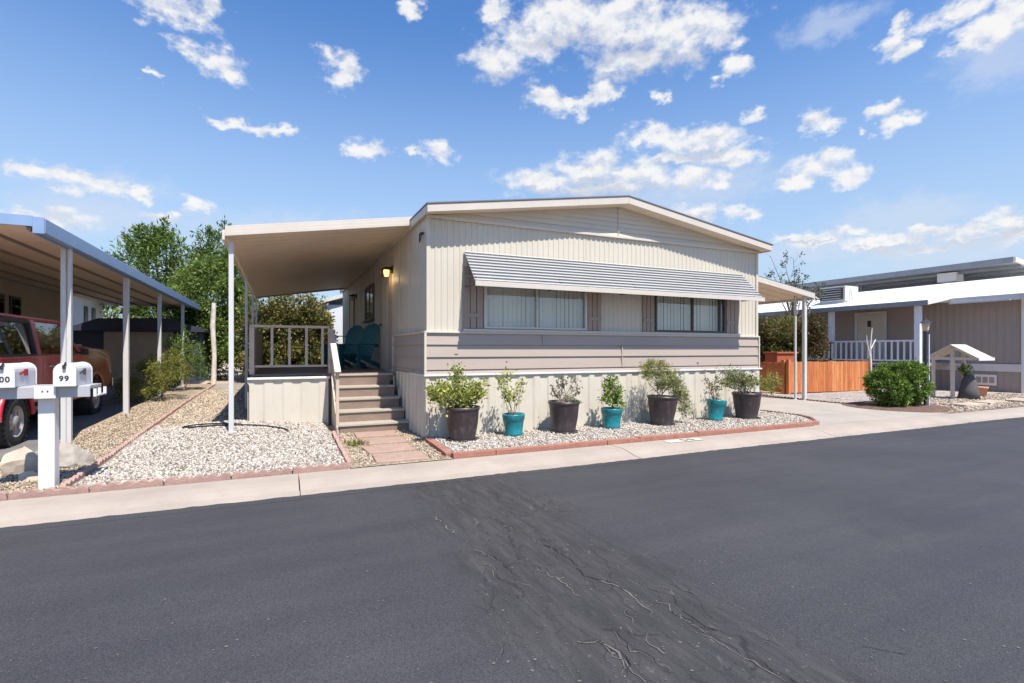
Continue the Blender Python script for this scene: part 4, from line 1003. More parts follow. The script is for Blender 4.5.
# red off-road vehicle, nose away from the street
def wheel(parent, x, y, z, r, w, side=1):
    e = empty('wheel', (x - parent.location.x, y - parent.location.y, z - parent.location.z)); e.parent = parent
    s = side
    t = MB(); rr = r*.58
    t.lathe([(rr, -w/2), (r*.82, -w/2 - .012), (r*.95, -w/2 + .01), (r, -w/2 + .045), (r, w/2 - .045), (r*.95, w/2 - .01), (r*.82, w/2 + .012), (rr, w/2)], (0, 0, 0), 36, 'x')
    for k in range(30):    # tread lugs
        a = 2*math.pi*k/30
        for sx, da in ((-1, 0), (1, math.pi/30)):
            c, sn = math.cos(a + da), math.sin(a + da)
            t.bar((sx*w*.46, c*(r - .028), sn*(r - .028)), (sx*w*.46, c*(r + .006), sn*(r + .006)), .05, .04, up=(1, 0, 0))
    t.build('tyre', M['tyre'], e)
    m_ = MB(); ww = s*w/2
    m_.lathe([(rr, ww), (rr*.97, ww - s*.01), (rr*.84, ww - s*.05), (rr*.72, ww - s*.06), (.085, ww - s*.03), (.075, ww + s*.005), (.0, ww + s*.01)], (0, 0, 0), 30, 'x')
    for k in range(5):
        a = 2*math.pi*k/5; m_.bar((ww - s*.035, .08*math.cos(a), .08*math.sin(a)), (ww - s*.045, rr*.85*math.cos(a), rr*.85*math.sin(a)), .07, .03, up=(1, 0, 0))
    m_.build('rim', M['rim'], e)
    hl = MB()
    for k in range(5):
        a = 2*math.pi*(k + .5)/5; hl.tube([(ww - s*.050, .65*rr*math.cos(a), .65*rr*math.sin(a)), (ww - s*.043, .65*rr*math.cos(a), .65*rr*math.sin(a))], rr*.15, 12)
    hl.build('rim_openings', M['blackplastic'], e)
tr = empty('off_road_vehicle', (-4.3, 11.2, 0), 'old lifted red two-door off-road vehicle with brown front wing', 'car')
TX0, TX1 = -5.25, -3.45; RWY, FWY = 9.55, 13.0; wr = .385
# side outline in (y, z) with wheel arches
def arch(yc, n=9, r=.50, zc=.42):
    return [(yc + r*math.cos(math.pi*(n - 1 - k)/(n - 1) * 1.0), max(.58, zc + r*math.sin(math.pi*k/(n-1)))) for k in range(n)]
out = [(8.45, .62)] + [(yc, z) for yc, z in arch(RWY)] + [(yc, z) for yc, z in arch(FWY)] + [(13.95, .60), (14.18, .68), (14.22, 1.18), (14.10, 1.36), (13.6, 1.42), (12.55, 1.46), (12.42, 1.34), (8.42, 1.30), (8.38, .80)]
out = [p for p in out]
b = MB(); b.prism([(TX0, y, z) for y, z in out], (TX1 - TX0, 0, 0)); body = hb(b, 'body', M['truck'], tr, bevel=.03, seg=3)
m_ = MB(); hs = []
for y, zz_, w_ in ((12.44, 1.44, .82), (13.0, 1.50, .82), (13.6, 1.49, .80), (14.02, 1.43, .76), (14.16, 1.34, .72)):
    hs.append([(-4.35 + w_ * u, y, zz_ - .07 * abs(u) ** 4 + .02 * (abs(abs(u) - .55) < .15)) for u in (-1, -.85, -.6, -.3, 0, .3, .6, .85, 1)] )
vs = [p for r_ in hs for p in r_] + [(p[0], p[1], 1.36) for r_ in hs for p in (r_[0], r_[-1])]
fs_ = [(a*9 + k, a*9 + k + 1, (a+1)*9 + k + 1, (a+1)*9 + k) for a in range(4) for k in range(8)]
fs_ += [(a*9, (a+1)*9, 45 + (a+1)*2, 45 + a*2) for a in range(4)] + [(a*9 + 8, 46 + a*2, 46 + (a+1)*2, (a+1)*9 + 8) for a in range(4)]
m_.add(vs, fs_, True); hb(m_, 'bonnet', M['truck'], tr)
# cabin: pillars and roof as frames so the windows are open to glass
zt = 1.93; yi = .13
b = MB(); b.prism([(TX0 + yi, 8.55, zt - .07), (TX0 + yi, 11.75, zt - .07), (TX0 + yi, 11.62, zt), (TX0 + yi, 8.7, zt)], (TX1 - TX0 - 2*yi, 0, 0)); hb(b, 'cabin_roof', M['truck'], tr, bevel=.03, seg=3)
def pillar(y0, y1, z0, yt0, yt1):
    for s, xb in ((1, TX1 - .03), (-1, TX0 + .03)):
        xt = xb - s*(.10); m_ = MB()
        m_.add([(xb, y0, z0), (xb, y1, z0), (xt, yt1, zt - .05), (xt, yt0, zt - .05), (xb - s*.06, y0, z0), (xb - s*.06, y1, z0), (xt - s*.06, yt1, zt - .05), (xt - s*.06, yt0, zt - .05)],
               [(0,1,2,3), (7,6,5,4), (0,4,5,1), (1,5,6,2), (2,6,7,3), (3,7,4,0)]); hb(m_, 'pillar', M['truck'], tr, bevel=.01)
pillar(12.33, 12.46, 1.30, 11.62, 11.74); pillar(10.42, 10.62, 1.28, 10.38, 10.60); pillar(8.42, 8.62, 1.28, 8.56, 8.72)
def sidepane(y0, y1, yt0, yt1, nm, mt):
    for s, xb in ((1, TX1 - .045), (-1, TX0 + .045)):
        xt = xb - s*.095; m_ = MB()
        m_.add([(xb, y0, 1.29), (xb, y1, 1.29), (xt, yt1, zt - .08), (xt, yt0, zt - .08)], [(0, 1, 2, 3)]); hb(m_, nm, mt, tr)
sidepane(8.6, 10.42, 8.7, 10.38, 'side_window', M['darkglass']); sidepane(10.62, 12.33, 10.6, 11.62, 'side_window', M['glass'])
b = MB(); b.add([(TX0 + .08, 12.44, 1.36), (TX1 - .08, 12.44, 1.36), (TX1 - .17, 11.74, zt - .06), (TX0 + .17, 11.74, zt - .06)], [(0, 1, 2, 3)]); hb(b, 'windscreen', M['glass'], tr)
b = MB(); b.add([(TX0 + .08, 8.44, 1.30), (TX1 - .08, 8.44, 1.30), (TX1 - .17, 8.56, zt - .06), (TX0 + .17, 8.56, zt - .06)], [(0, 1, 2, 3)]); hb(b, 'rear_window', M['darkglass'], tr)
# window rubber around the rear side window
b = MB()
for p, q in (((TX1 - .035, 8.65, 1.315), (TX1 - .035, 10.36, 1.315)), ((TX1 - .125, 8.74, zt - .09), (TX1 - .125, 10.33, zt - .09)), ((TX1 - .035, 10.38, 1.31), (TX1 - .125, 10.35, zt - .085))):
    b.bar(p, q, .045, .05)
hb(b, 'window_seal', M['blackplastic'], tr)
for y in (10.9,):
    for x in (-4.75, -3.95):
        m_ = MB(); m_.box((x - .24, y - .28, .9), (x + .24, y + .22, 1.1)); m_.box((x - .23, y - .40, 1.1), (x + .23, y - .28, 1.55)); m_.box((x - .12, y - .39, 1.56), (x + .12, y - .30, 1.72)); hb(m_, 'seat', M['blackplastic'], tr, bevel=.03)
m_ = MB(); m_.lathe([(.17, -.012), (.182, 0), (.17, .012), (.158, 0), (.17, -.012)], (-4.75, 11.6, 1.28), 24, 'x'); 
hb(m_, 'steering_wheel', M['blackplastic'], tr)
for s, x in ((1, TX1), (-1, TX0)):
    wheel(tr, x - s*.10, RWY, wr, wr, .27, s); wheel(tr, x - s*.10, FWY, wr + .05, wr, .27, s)
for yc, zc in ((RWY, .43), (FWY, .45)):   # flared arches
    for s, x in ((1, TX1), (-1, TX0)):
        m_ = MB(); pts = [(x + s*.03, yc + .51*math.cos(a), zc + .49*math.sin(a)) for a in [math.pi*k/14 for k in range(15)]]
        m_.tube(pts, .035, 8); hb(m_, 'wheel_arch', M['truck'], tr)
m_ = MB(); m_.bar((TX1 - .03, 10.25, .50), (TX1 - .03, 12.35, .52), .10, .06); m_.bar((TX1 - .08, 10.4, .50), (TX1 - .2, 10.4, .6), .05, .05); m_.bar((TX1 - .08, 12.2, .50), (TX1 - .2, 12.2, .6), .05, .05); hb(m_, 'side_step', M['truck'], tr, bevel=.02)
m_ = MB(); m_.box((TX0 - .02, 8.18, .58), (TX1 + .02, 8.34, .76)); m_.box((TX1 - .02, 8.34, .60), (TX1 + .02, 8.62, .74)); hb(m_, 'rear_bumper', M['chrome'], tr, bevel=.02)
m_ = MB(); m_.box((TX0 - .02, 14.24, .58), (TX1 + .02, 14.36, .78)); hb(m_, 'front_bumper', M['chrome'], tr, bevel=.02)
m_ = MB(); m_.box((TX1 + .01, 8.52, .85), (TX1 + .018, 8.6, 1.12)); hb(m_, 'tail_lamp', M['flag_red'], tr)
m_ = MB(); m_.box((TX1 + .004, 10.72, 1.12), (TX1 + .03, 10.88, 1.15)); hb(m_, 'door_handle', M['chrome'], tr)
m_ = MB(); m_.box((TX1 + .04, 12.07, 1.31), (TX1 + .16, 12.12, 1.42)); m_.bar((TX1 - .04, 12.12, 1.34), (TX1 + .08, 12.1, 1.36), .03, .03); hb(m_, 'wing_mirror', M['blackplastic'], tr, bevel=.015)
m_ = MB(); m_.box((TX0 + .2, 8.9, .38), (TX1 - .2, 13.9, .62)); hb(m_, 'underbody', M['blackplastic'], tr)
for zo in (0, .16):  # two thin cream lines curving down along the front wing
    m_ = MB(); m_.tube([(TX1 + .004, 12.62, 1.40 - zo), (TX1 + .006, 13.3, 1.385 - zo*.6), (TX1 + .006, 13.8, 1.30 - zo*.6), (TX1 + .004, 14.05, 1.10 - zo), (TX1 + .004, 14.12, .9)], .008, 6); hb(m_, 'cream_line', M['trim'], tr)
for y in (10.54, 12.28):
    m_ = MB(); m_.box((TX1 - .001, y - .004, .66), (TX1 + .0015, y + .004, 1.28)); hb(m_, 'door_gap', M['blackplastic'], tr)

# ------------------------------------------------------------------ mailboxes
ms = empty('mailbox_stand', (-2.10, 6.55, 0), 'thick white square mailbox post with a crossboard, standing behind the pink edging', 'mailbox stand')
b = MB(); b.box((-2.165, 6.49, 0), (-2.035, 6.62, .925)); hb(b, 'post', M['mail_white'], ms, bevel=.008)
b = MB(); b.box((-2.165, 6.40, .926), (-2.0, 6.425, 1.045)); hb(b, 'front_plate', M['mail_white'], ms, bevel=.004)
b = MB(); b.box((-2.60, 6.43, .93), (-1.74, 6.455, 1.04)); b.box((-2.60, 6.456, 1.01), (-1.74, 6.80, 1.045)); hb(b, 'crossboard', M['mail_grey'], ms, bevel=.004)
b = MB(); b.box((-1.72, 6.46, .93), (-1.695, 6.80, .945)); b.box((-1.72, 6.46, .945), (-1.695, 6.48, 1.01)); b.box((-1.72, 6.60, .945), (-1.695, 6.62, 1.01)); b.box((-1.72, 6.78, .945), (-1.695, 6.80, 1.01)); hb(b, 'side_bracket', M['mail_white'], ms)
b = MB()
for x in (-2.10, -2.06): b.tube([(x, 6.393, 1.0), (x, 6.40, 1.0)], .006, 8)
hb(b, 'screw', M['bronze'], ms)
def mailbox(x, label, txt, flagmat):
    e = empty('mailbox', (x, 6.36, 1.047), label, 'mailbox')
    w, h, L = .165, .225, .46
    def prof(wi, hh, n=10):
        r = wi/2; return [(-r, 0), (r, 0)] + [(r*math.cos(math.pi*k/n), hh - r*.95 + r*.95*math.sin(math.pi*k/n)) for k in range(n + 1)]
    m_ = MB(); m_.prism([(px, .012, pz_) for px, pz_ in prof(w, h)], (0, L, 0)); m_.build('body', M['mail_white'], e, bevel=.003)
    m_ = MB(); m_.prism([(px, -.012, pz_ - .004) for px, pz_ in prof(w + .014, h + .008)], (0, .022, 0)); d = m_.build('door', M['mail_white'], e, bevel=.004)
    m_ = MB(); m_.box((-.012, -.035, .170), (.012, -.013, .205)); m_.bar((-.0, -.03, .2), (.014, -.022, .235), .012, .012); m_.build('latch', M['bronze'], d)
    m_ = MB(); m_.bar((w/2 + .006, .10, .12), (w/2 + .006, .22, .15), .005, .022, up=(0, 0, 1)); m_.box((w/2 + .003, .20, .10), (w/2 + .009, .27, .165)); m_.build('flag', flagmat, e)
    m_ = MB(); m_.prism([(px, L + .012, pz_ - .002) for px, pz_ in prof(w + .01, h + .006)], (0, .012, 0)); m_.build('rear_rim', M['mail_white'], e)
    c = bpy.data.curves.new('number', 'FONT'); c.body = txt; c.size = .072; c.extrude = .001; c.align_x = 'CENTER'; c.space_character = 1.15; c.offset = .0015
    tmp = bpy.data.objects.new('tmp_text', c); COL.objects.link(tmp); bpy.context.view_layer.update()
    me = bpy.data.meshes.new_from_object(tmp.evaluated_get(bpy.context.evaluated_depsgraph_get())); bpy.data.objects.remove(tmp); me.materials.clear(); me.materials.append(M['ink'])
    t = bpy.data.objects.new('number', me); COL.objects.link(t); t.parent = e; t.location = (-.004 , -.0145, .052); t.rotation_euler = (R(90), 0, 0)
mailbox(-1.915, 'white metal mailbox numbered 99 with a grey flag', '99', M['flag_grey'])
mailbox(-2.375, 'white metal mailbox numbered 100 with a red flag', '100', M['flag_red'])

# ------------------------------------------------------------------ boulders
def boulder(c, s, mat, label, seed, parent=None):
    rg = random.Random(seed); iv, fc = ico()
    # subdivide once
    vs = [Vector(v) for v in iv]; cache = {}; f2 = []
    def mid(a, b):
        k = (min(a, b), max(a, b))
        if k not in cache: vs.append(((vs[a] + vs[b]) / 2).normalized()); cache[k] = len(vs) - 1
        return cache[k]
    for a, b_, c_ in fc.tolist():
        ab, bc, ca = mid(a, b_), mid(b_, c_), mid(c_, a); f2 += [(a, ab, ca), (b_, bc, ab), (c_, ca, bc), (ab, bc, ca)]
    fc2 = f2; f2 = []; cache.clear()
    for a, b_, c_ in fc2:
        ab, bc, ca = mid(a, b_), mid(b_, c_), mid(c_, a); f2 += [(a, ab, ca), (b_, bc, ab), (c_, ca, bc), (ab, bc, ca)]
    planes = [(Vector((rg.uniform(-1, 1), rg.uniform(-1, 1), rg.uniform(-.3, 1))).normalized(), rg.uniform(.5, .75)) for _ in range(13)]
    pts = []
    for v in vs:
        v = v * rg.uniform(.96, 1.04)
        for n_, d_ in planes:
            k = v.dot(n_)
            if k > d_: v = v - n_ * (k - d_)
        v = v * rg.uniform(.97, 1.03); pts.append((v.x * s[0], v.y * s[1], v.z * s[2]))
    m_ = MB(); m_.add(pts, f2)
    o = m_.build('boulder', mat); o.location = c; o.rotation_euler = (0, 0, rg.uniform(0, 6))
    tag(o, label, 'boulder', 'rocks round the mailbox post')
boulder((-2.30, 7.72, .12), (.27, .24, .22), M['boulder'], 'pale grey boulder to the right of the white mailbox post', 3)
boulder((-2.62, 7.50, .12), (.34, .18, .26), M['boulder_tan'], 'tilted slab-like boulder left of the white mailbox post', 8)
boulder((-2.36, 6.98, .03), (.20, .15, .10), M['boulder_tan'], 'small tan rock low in front of the left boulder', 15)

# garden hose on the gravel
m_ = MB(); hp = [(-.55, 9.25), (-.9, 9.5), (-1.25, 9.75), (-1.42, 9.62), (-1.2, 9.42), (-.75, 9.25), (-.3, 9.15), (0.05, 8.95), (.12, 8.7)]
pts = []
for i in range(len(hp) - 1):
    for k in range(6):
        t = k/6; p0_, p1_, p2_, p3_ = hp[max(i-1, 0)], hp[i], hp[i+1], hp[min(i+2, len(hp)-1)]
        cr_ = lambda a, b, c, d_: .5*((2*b) + (-a + c)*t + (2*a - 5*b + 4*c - d_)*t*t + (-a + 3*b - 3*c + d_)*t**3)
        x_, y_ = cr_(p0_[0], p1_[0], p2_[0], p3_[0]), cr_(p0_[1], p1_[1], p2_[1], p3_[1]); pts.append((x_, y_, zbed(x_, y_) + .03))
m_.tube(pts, .012, 8); tag(m_.build('garden_hose', M['rubber']), 'thin black hose lying on the white gravel by the porch post', 'hose')

# ------------------------------------------------------------------ foliage
def leaves(P, size, out=None, up=.5, aspect=.45, droop=0.0):
    """diamond leaf faces at points P (n,3); returns V,F"""
    n = len(P); s = size * RNG.uniform(.35, 1.35, n)
    d = RNG.normal(size=(n, 3))
    if out is not None: d += out * 1.2
    d[:, 2] += up - droop
    d /= np.linalg.norm(d, axis=1)[:, None]
    a = np.cross(d, RNG.normal(size=(n, 3))); a /= np.linalg.norm(a, axis=1)[:, None]
    nr = np.cross(d, a)
    tip = P + d * s[:, None]; m1 = P + d * (s*.45)[:, None] + a * (s*aspect*.5)[:, None] + nr*(s*.08)[:, None]; m2 = P + d * (s*.45)[:, None] - a * (s*aspect*.5)[:, None] + nr*(s*.08)[:, None]
    V = np.stack([P, m1, tip, m2], 1).reshape(-1, 3); F = (np.arange(n)*4)[:, None] + np.arange(4)[None]
    return V, F
def cloud(clumps, n, fill=.5, sub=9, subr=.3):
    """points in clumps (cx,cy,cz,rx,ry,rz), each broken up into small sub-clumps"""
    cl = np.array(clumps, float); w = cl[:, 3]*cl[:, 4]*cl[:, 5]; w = w ** .67; w /= w.sum()
    P = []; O = []
    for c, k in zip(cl, np.maximum(1, (w*n).astype(int))):
        ns = max(3, sub)
        u = RNG.normal(size=(ns, 3)); u /= np.linalg.norm(u, axis=1)[:, None]; u *= RNG.uniform(fill, 1, (ns, 1)) 
        idx = RNG.integers(0, ns, k); v = RNG.normal(size=(k, 3)) * subr * .55
        q = u[idx] + v
        P.append(c[:3] + q * c[3:]); l = np.linalg.norm(q, axis=1)[:, None] + 1e-6; O.append(q / l)
    return np.concatenate(P), np.concatenate(O)
def foliage(name, clumps, n, size, mat, parent, origin, fill=.45, sub=14, subr=.33, up=.3, aspect=.45, droop=0):
    P, O = cloud(clumps, n, fill, sub, subr)
    P = P[P[:, 2] > origin[2] + .02]; O = O[:len(P)]
    V, F = leaves(P - np.array(origin), size, O if len(O) == len(P) else None, up, aspect, droop)
    return numesh(name, V, F, mat, parent)
def tree(loc, clumps, n, size, mat, label, group=None, name='tree', r0=.16, bark='bark', **k):
    e = empty(name, loc, label, 'tree' if 'tree' in name else 'shrub', group)
    t = MB(); base = Vector((0, 0, 0)); cz_ = sum(c[2] for c in clumps)/len(clumps)
    fork = Vector((.1, 0, max(.25, (min(c[2] - c[5] for c in clumps) - loc[2]) * .9 + .3)))
    t.tube([base, base*.5 + fork*.5 + Vector((.04, .02, 0)), fork], [r0, r0*.8, r0*.65], 10)
    for c in clumps:
        q = Vector((c[0] - loc[0], c[1] - loc[1], c[2] - loc[2] + c[5]*.4)); m_ = fork.lerp(q, .5) + Vector((random.uniform(-.15, .15), random.uniform(-.15, .15), .1))
        t.tube([fork, m_, q], [r0*.45, r0*.28, r0*.06], 7)
        for _ in range(3):
            w = m_.lerp(q, random.uniform(0, .7)); z = w + Vector((random.uniform(-1, 1)*c[3], random.uniform(-1, 1)*c[4], random.uniform(0, .8)*c[5])) * .8
            t.tube([w, z], [r0*.14, r0*.04], 5)
    t.build('trunk', M[bark], e)
    foliage('crown', clumps, n, size, mat, e, loc, **k)
    return e
# big leaning tree behind the left carport (pixel span about x 130..235)
tree((-4.6, 27.6, .3), [(-5.4, 27, 4.6, 1.5, 1.5, 1.2), (-4.5, 27.6, 5.9, 1.3, 1.4, 1.0), (-3.4, 27.5, 5.0, 1.6, 1.5, 1.4), (-2.6, 27.2, 6.0, .8, .9, .9), (-4.4, 27, 3.2, 1.8, 1.5, 1.4), (-2.6, 27, 3.4, 1.6, 1.4, 1.5), (-6.2, 27.4, 3.6, .9, 1, .9), (-3.2, 27, 1.8, 1.8, 1.2, 1.2), (-5.3, 27.5, 6.5, .7, .7, .45), (-5.9, 27.5, 6.3, .3, .3, .55), (-4.7, 27.5, 6.9, .3, .3, .5), (-3.2, 27.4, 6.6, .25, .3, .6), (-2.4, 27.4, 6.9, .25, .3, .5), (-6.6, 27.5, 5.0, .5, .3, .25)],
     26000, .20, M['leaf_tree'], 'tall dark green tree with feathery outline beyond the left carport', name='broadleaf_tree', r0=.2, fill=.5, sub=16, aspect=.32, up=.2)
tree((-2.4, 22.6, .3), [(-2.5, 22.6, 4.1, .95, 1, .75), (-2.0, 22.4, 3.2, 1.0, 1, 1.0), (-1.5, 22.6, 4.3, .8, .8, .75), (-2.6, 22.4, 2.4, .9, .9, .9), (-1.5, 22.2, 2.1, .95, .9, 1.1), (-1.9, 22.2, 1.1, 1.0, .8, .8), (-1.1, 22.2, 3.2, .8, .8, .9), (-3.2, 22.7, 3.3, .8, .8, .8), (-3.1, 22.5, 2.0, .8, .8, .9), (-1.9, 22.5, 4.8, .5, .5, .45)],
     30000, .15, M['leaf_bright'], 'lighter green bushy tree right beside the weathered pole', name='broadleaf_tree', r0=.12, aspect=.35, up=-.1)
tree((.35, 20.6, .3), [(-.75, 20.6, 2.2, .8, .8, 1.0), (.1, 20.5, 2.45, .9, .8, 1.05), (.95, 20.5, 2.4, .85, .8, 1.0), (1.5, 20.6, 1.9, .6, .8, .9), (-.6, 20.3, 1.1, .9, .7, .9), (.3, 20.3, 1.2, .9, .7, .9), (1.1, 20.3, 1.1, .9, .7, .9)],
     52000, .10, M['leaf_bush'], 'large rounded bush with bronze new growth behind the porch', name='bush', r0=.07, fill=.2, sub=110, subr=.2, aspect=.6)
tree((-2.75, 15.1, .12), [(-2.9, 15.1, .65, .5, .6, .45), (-2.55, 14.9, .75, .5, .6, .4), (-3.2, 14.8, .45, .45, .5, .35), (-2.6, 15.6, 1.05, .45, .5, .35)],
     8000, .09, M['leaf_yellow'], 'yellow green feathery shrub growing round the left carport posts', name='shrub', r0=.03, bark='twig', fill=.4, aspect=.16, up=.7)
tree((-2.6, 17.6, .15), [(-2.6, 17.6, 1.35, .55, .6, .65), (-2.9, 17.8, .8, .6, .6, .5), (-2.3, 17.9, 1.0, .35, .5, .5)],
     5000, .10, M['leaf_bright'], 'loose green shrub farther back under the left carport gutter', name='shrub', r0=.03, bark='twig', fill=.4, aspect=.2, up=.5)
# weathered pole
m_ = MB(); m_.tube([(0, 0, 0), (.03, 0, 1.0), (-.02, 0, 2.0), (.02, 0, 2.75)], [.085, .07, .08, .065], 12); o = m_.build('wooden_pole', M['palebark']); o.location = (-2.0, 19.4, .2)
tag(o, 'weathered whitish wooden pole with peeling surface beside the green tree', 'pole')
# small far trees in the gap on the left
tree((-16, 60, .3), [(-16, 60, 3.2, 3.5, 2.5, 1.8), (-19, 61, 2.8, 3, 2, 1.8), (-12, 60, 2.6, 2.5, 2, 1.4)], 5000, .5, M['leaf_tree'], 'distant low green trees seen under the left carport roof', name='distant_tree', r0=.2)

# potted plants
def pot_plant(x, y, rt, rb, h, kind, label, lean=(0, 0)):
    z0 = .052
    e = empty('potted_plant', (x, y, z0), label, 'potted plant', 'potted plants along the house front')
    rim = .018
    if kind == 'black':
        pr = [(0, .0), (rb, 0), (rb + .012, .02), (rb + .004, .045), (rb + (rt-rb)*.5 + .008, h*.5), (rt - .01, h*.86), (rt - .004, h*.90), (rt + .006, h*.92), (rt + .006, h), (rt - .006, h), (rt - .02, h*.9), (rt - .03, h*.84), (0, h*.84)]
    else:
        pr = [(0, 0), (rb*.96, 0), (rb + .004, .015), (rb + .012, .04), (rb, .055), (rb + (rt-rb)*.6, h*.66), (rt - .010, h*.72), (rt - .002, h*.75), (rt + .004, h*.96), (rt + .002, h), (rt - .014, h), (rt - .02, h*.85), (0, h*.85)]
    m_ = MB(); m_.lathe(pr[:-1], (0, 0, 0), 40); p = m_.build('pot', M['pot_black' if kind == 'black' else 'pot_teal'], e)
    p.rotation_euler = (lean[1], lean[0], 0)
    if kind == 'black':
        m_ = MB(); m_.lathe([(0, .001), (rb + .045, .001), (rb + .06, .022), (rb + .03, .024)], (0, 0, 0), 36); m_.build('saucer', M['pot_black'], e)
    m_ = MB(); m_.lathe([(0, h*.865), (rt*.5, h*.875), (rt - .028, h*.85)], (0, 0, 0), 24); m_.build('soil', M['soil'], e)
    return e, h*.86
def stems(e, z, tips, r=.006, mat='twig', wob=.05, spread=.06):
    tips = [(a*1.12, b, z + (c - z)*1.15) for a, b, c in tips]
    m_ = MB(); rg = random.Random(int(e.location.x*100)); pts_all = []
    for tx, ty, tz in tips:
        a = Vector((rg.uniform(-1, 1)*spread, rg.uniform(-1, 1)*spread, z)); c = Vector((tx, ty, tz))
        mid_ = a.lerp(c, .5) + Vector((rg.uniform(-1, 1), rg.uniform(-1, 1), rg.uniform(0, 1)))*wob
        m_.tube([a, mid_, c], [r, r*.75, r*.3], 6); pts_all.append((a, mid_, c))
        for k in range(3):
            w = mid_.lerp(c, rg.uniform(0, .8)); q = w + Vector((rg.uniform(-1, 1), rg.uniform(-1, 1), rg.uniform(.2, 1)))*.09
            m_.tube([w, q], [r*.4, r*.2], 5); pts_all.append((w, w.lerp(q, .5), q))
    m_.build('stem', M[mat], e); return pts_all
def leaf_on(e, curves, per, size, mat, jit=.03, t0=.35, aspect=.45, up=.4, name='foliage'):
    P = []
    for a, b_, c in curves:
        for k in range(per):
            t = random.uniform(t0, 1)
            q = a.lerp(b_, t*2) if t < .5 else b_.lerp(c, t*2 - 1); P.append((q.x + random.gauss(0, jit), q.y + random.gauss(0, jit), q.z + random.gauss(0, jit)))
    V, F = leaves(np.array(P), size, None, up, aspect); return numesh(name, V, F, M[mat], e)
def blob(e, cl, n, size, mat, **k):
    P, O = cloud(cl, n, k.pop('fill', .3), k.pop('sub', 10), k.pop('subr', .4)); V, F = leaves(P, size, O, k.pop('up', .4), k.pop('aspect', .45)); return numesh('foliage', V, F, M[mat], e)
PY = 7.31
e, z = pot_plant(2.50, PY, .255, .19, .50, 'black', 'big dark pot nearest the corner with a wide lime green bushy plant')
tips = [(random.uniform(-.50, .34), random.uniform(-.25, .2), random.uniform(.58, .84)) for _ in range(18)] + [(-.12, 0, 1.08), (-.05, .05, 1.0)]
cv = stems(e, z, tips); leaf_on(e, cv, 34, .060, 'leaf_lime', .055, .25, .5)
blob(e, [(-.05, 0, .62, .36, .24, .16), (-.36, -.02, .74, .17, .14, .15), (.24, 0, .68, .18, .15, .14), (-.1, 0, .84, .22, .16, .12)], 1300, .05, 'leaf_lime', aspect=.4)
e, z = pot_plant(3.36, PY + .02, .175, .135, .345, 'teal', 'small teal pot with a straggly plant leaning left beside the bushiest dark pot', (-.03, 0))
cv = stems(e, z, [(-.30, 0, .92), (-.22, .03, .80), (-.12, 0, 1.0), (-.14, .05, .62), (-.02, -.03, .66), (.14, 0, .78), (.17, .02, .55)], .006, wob=.04); leaf_on(e, cv[:24], 20, .06, 'leaf_lime', .04, .4)
e, z = pot_plant(4.255, PY, .255, .185, .51, 'black', 'dark pot with sparse plum coloured twiggy succulent')
cv = stems(e, z, [(-.22, 0, .72), (-.12, .05, .80), (-.02, 0, .86), (.06, .04, .78), (.22, 0, .85), (.28, -.03, .70), (-.27, .02, .62), (.15, -.1, .6)], .009, wob=.03, spread=.12); leaf_on(e, cv, 12, .045, 'leaf_plum', .02, .35, .55, .8)
blob(e, [(.15, -.02, .53, .14, .13, .07)], 160, .05, 'leaf_sage', up=.8)
e, z = pot_plant(5.20, PY, .18, .14, .35, 'teal', 'teal pot with an upright glossy green shrub at the middle of the row')
cv = stems(e, z, [(-.14, 0, .62), (.12, 0, .6), (0, .04, .85), (-.05, -.08, .75), (.08, .05, .72)], .008, wob=.03, spread=.03)
blob(e, [(0, 0, .62, .19, .17, .20), (-.10, 0, .52, .13, .13, .13), (.12, 0, .48, .13, .13, .13), (0, 0, .80, .10, .10, .10)], 900, .06, 'leaf_green', aspect=.55, sub=16)
e, z = pot_plant(6.295, PY, .27, .185, .52, 'black', 'dark pot with a tall feathery olive plant trailing down its right side', (.04, 0))
cv = stems(e, z, [(-.22, 0, .92), (-.05, .02, 1.02), (.12, 0, .82), (.25, -.03, .70), (-.35, 0, .82), (.38, -.05, .55), (.48, -.08, .36)], .009, wob=.07)
blob(e, [(-.12, 0, 1.02, .28, .2, .16), (.10, 0, .86, .26, .2, .18), (.30, -.04, .66, .20, .16, .16), (-.34, 0, .92, .15, .12, .10), (.50, -.08, .34, .17, .13, .17), (.42, -.06, .52, .14, .12, .10), (0, 0, .68, .14, .12, .10)], 6500, .05, 'leaf_olive', aspect=.24, up=.5, sub=26)
e, z = pot_plant(7.565, PY - .02, .18, .13, .40, 'teal', 'chipped teal pot leaning over with thin dying stems', (.10, 0))
cv = stems(e, z, [(-.22, 0, .75), (-.28, .03, .95), (-.1, 0, .7), (.06, .02, .62), (-.16, -.05, .6), (.02, 0, .8)], .006, wob=.05); leaf_on(e, cv, 8, .05, 'leaf_plum', .03, .3); leaf_on(e, cv[8:], 5, .05, 'leaf_sage', .04)
e, z = pot_plant(8.40, PY - .02, .27, .19, .51, 'black', 'rightmost dark pot with a wide loose sage green bush')
tips = [(random.uniform(-.65, .25), random.uniform(-.2, .2), random.uniform(.6, .95)) for _ in range(18)]
cv = stems(e, z, tips, .006, wob=.06); leaf_on(e, cv, 17, .052, 'leaf_sage', .045, .25, .4)
blob(e, [(-.48, 0, .72, .22, .18, .14), (-.2, 0, .78, .24, .2, .14), (.15, 0, .76, .18, .16, .16)], 1700, .05, 'leaf_olive', aspect=.4)
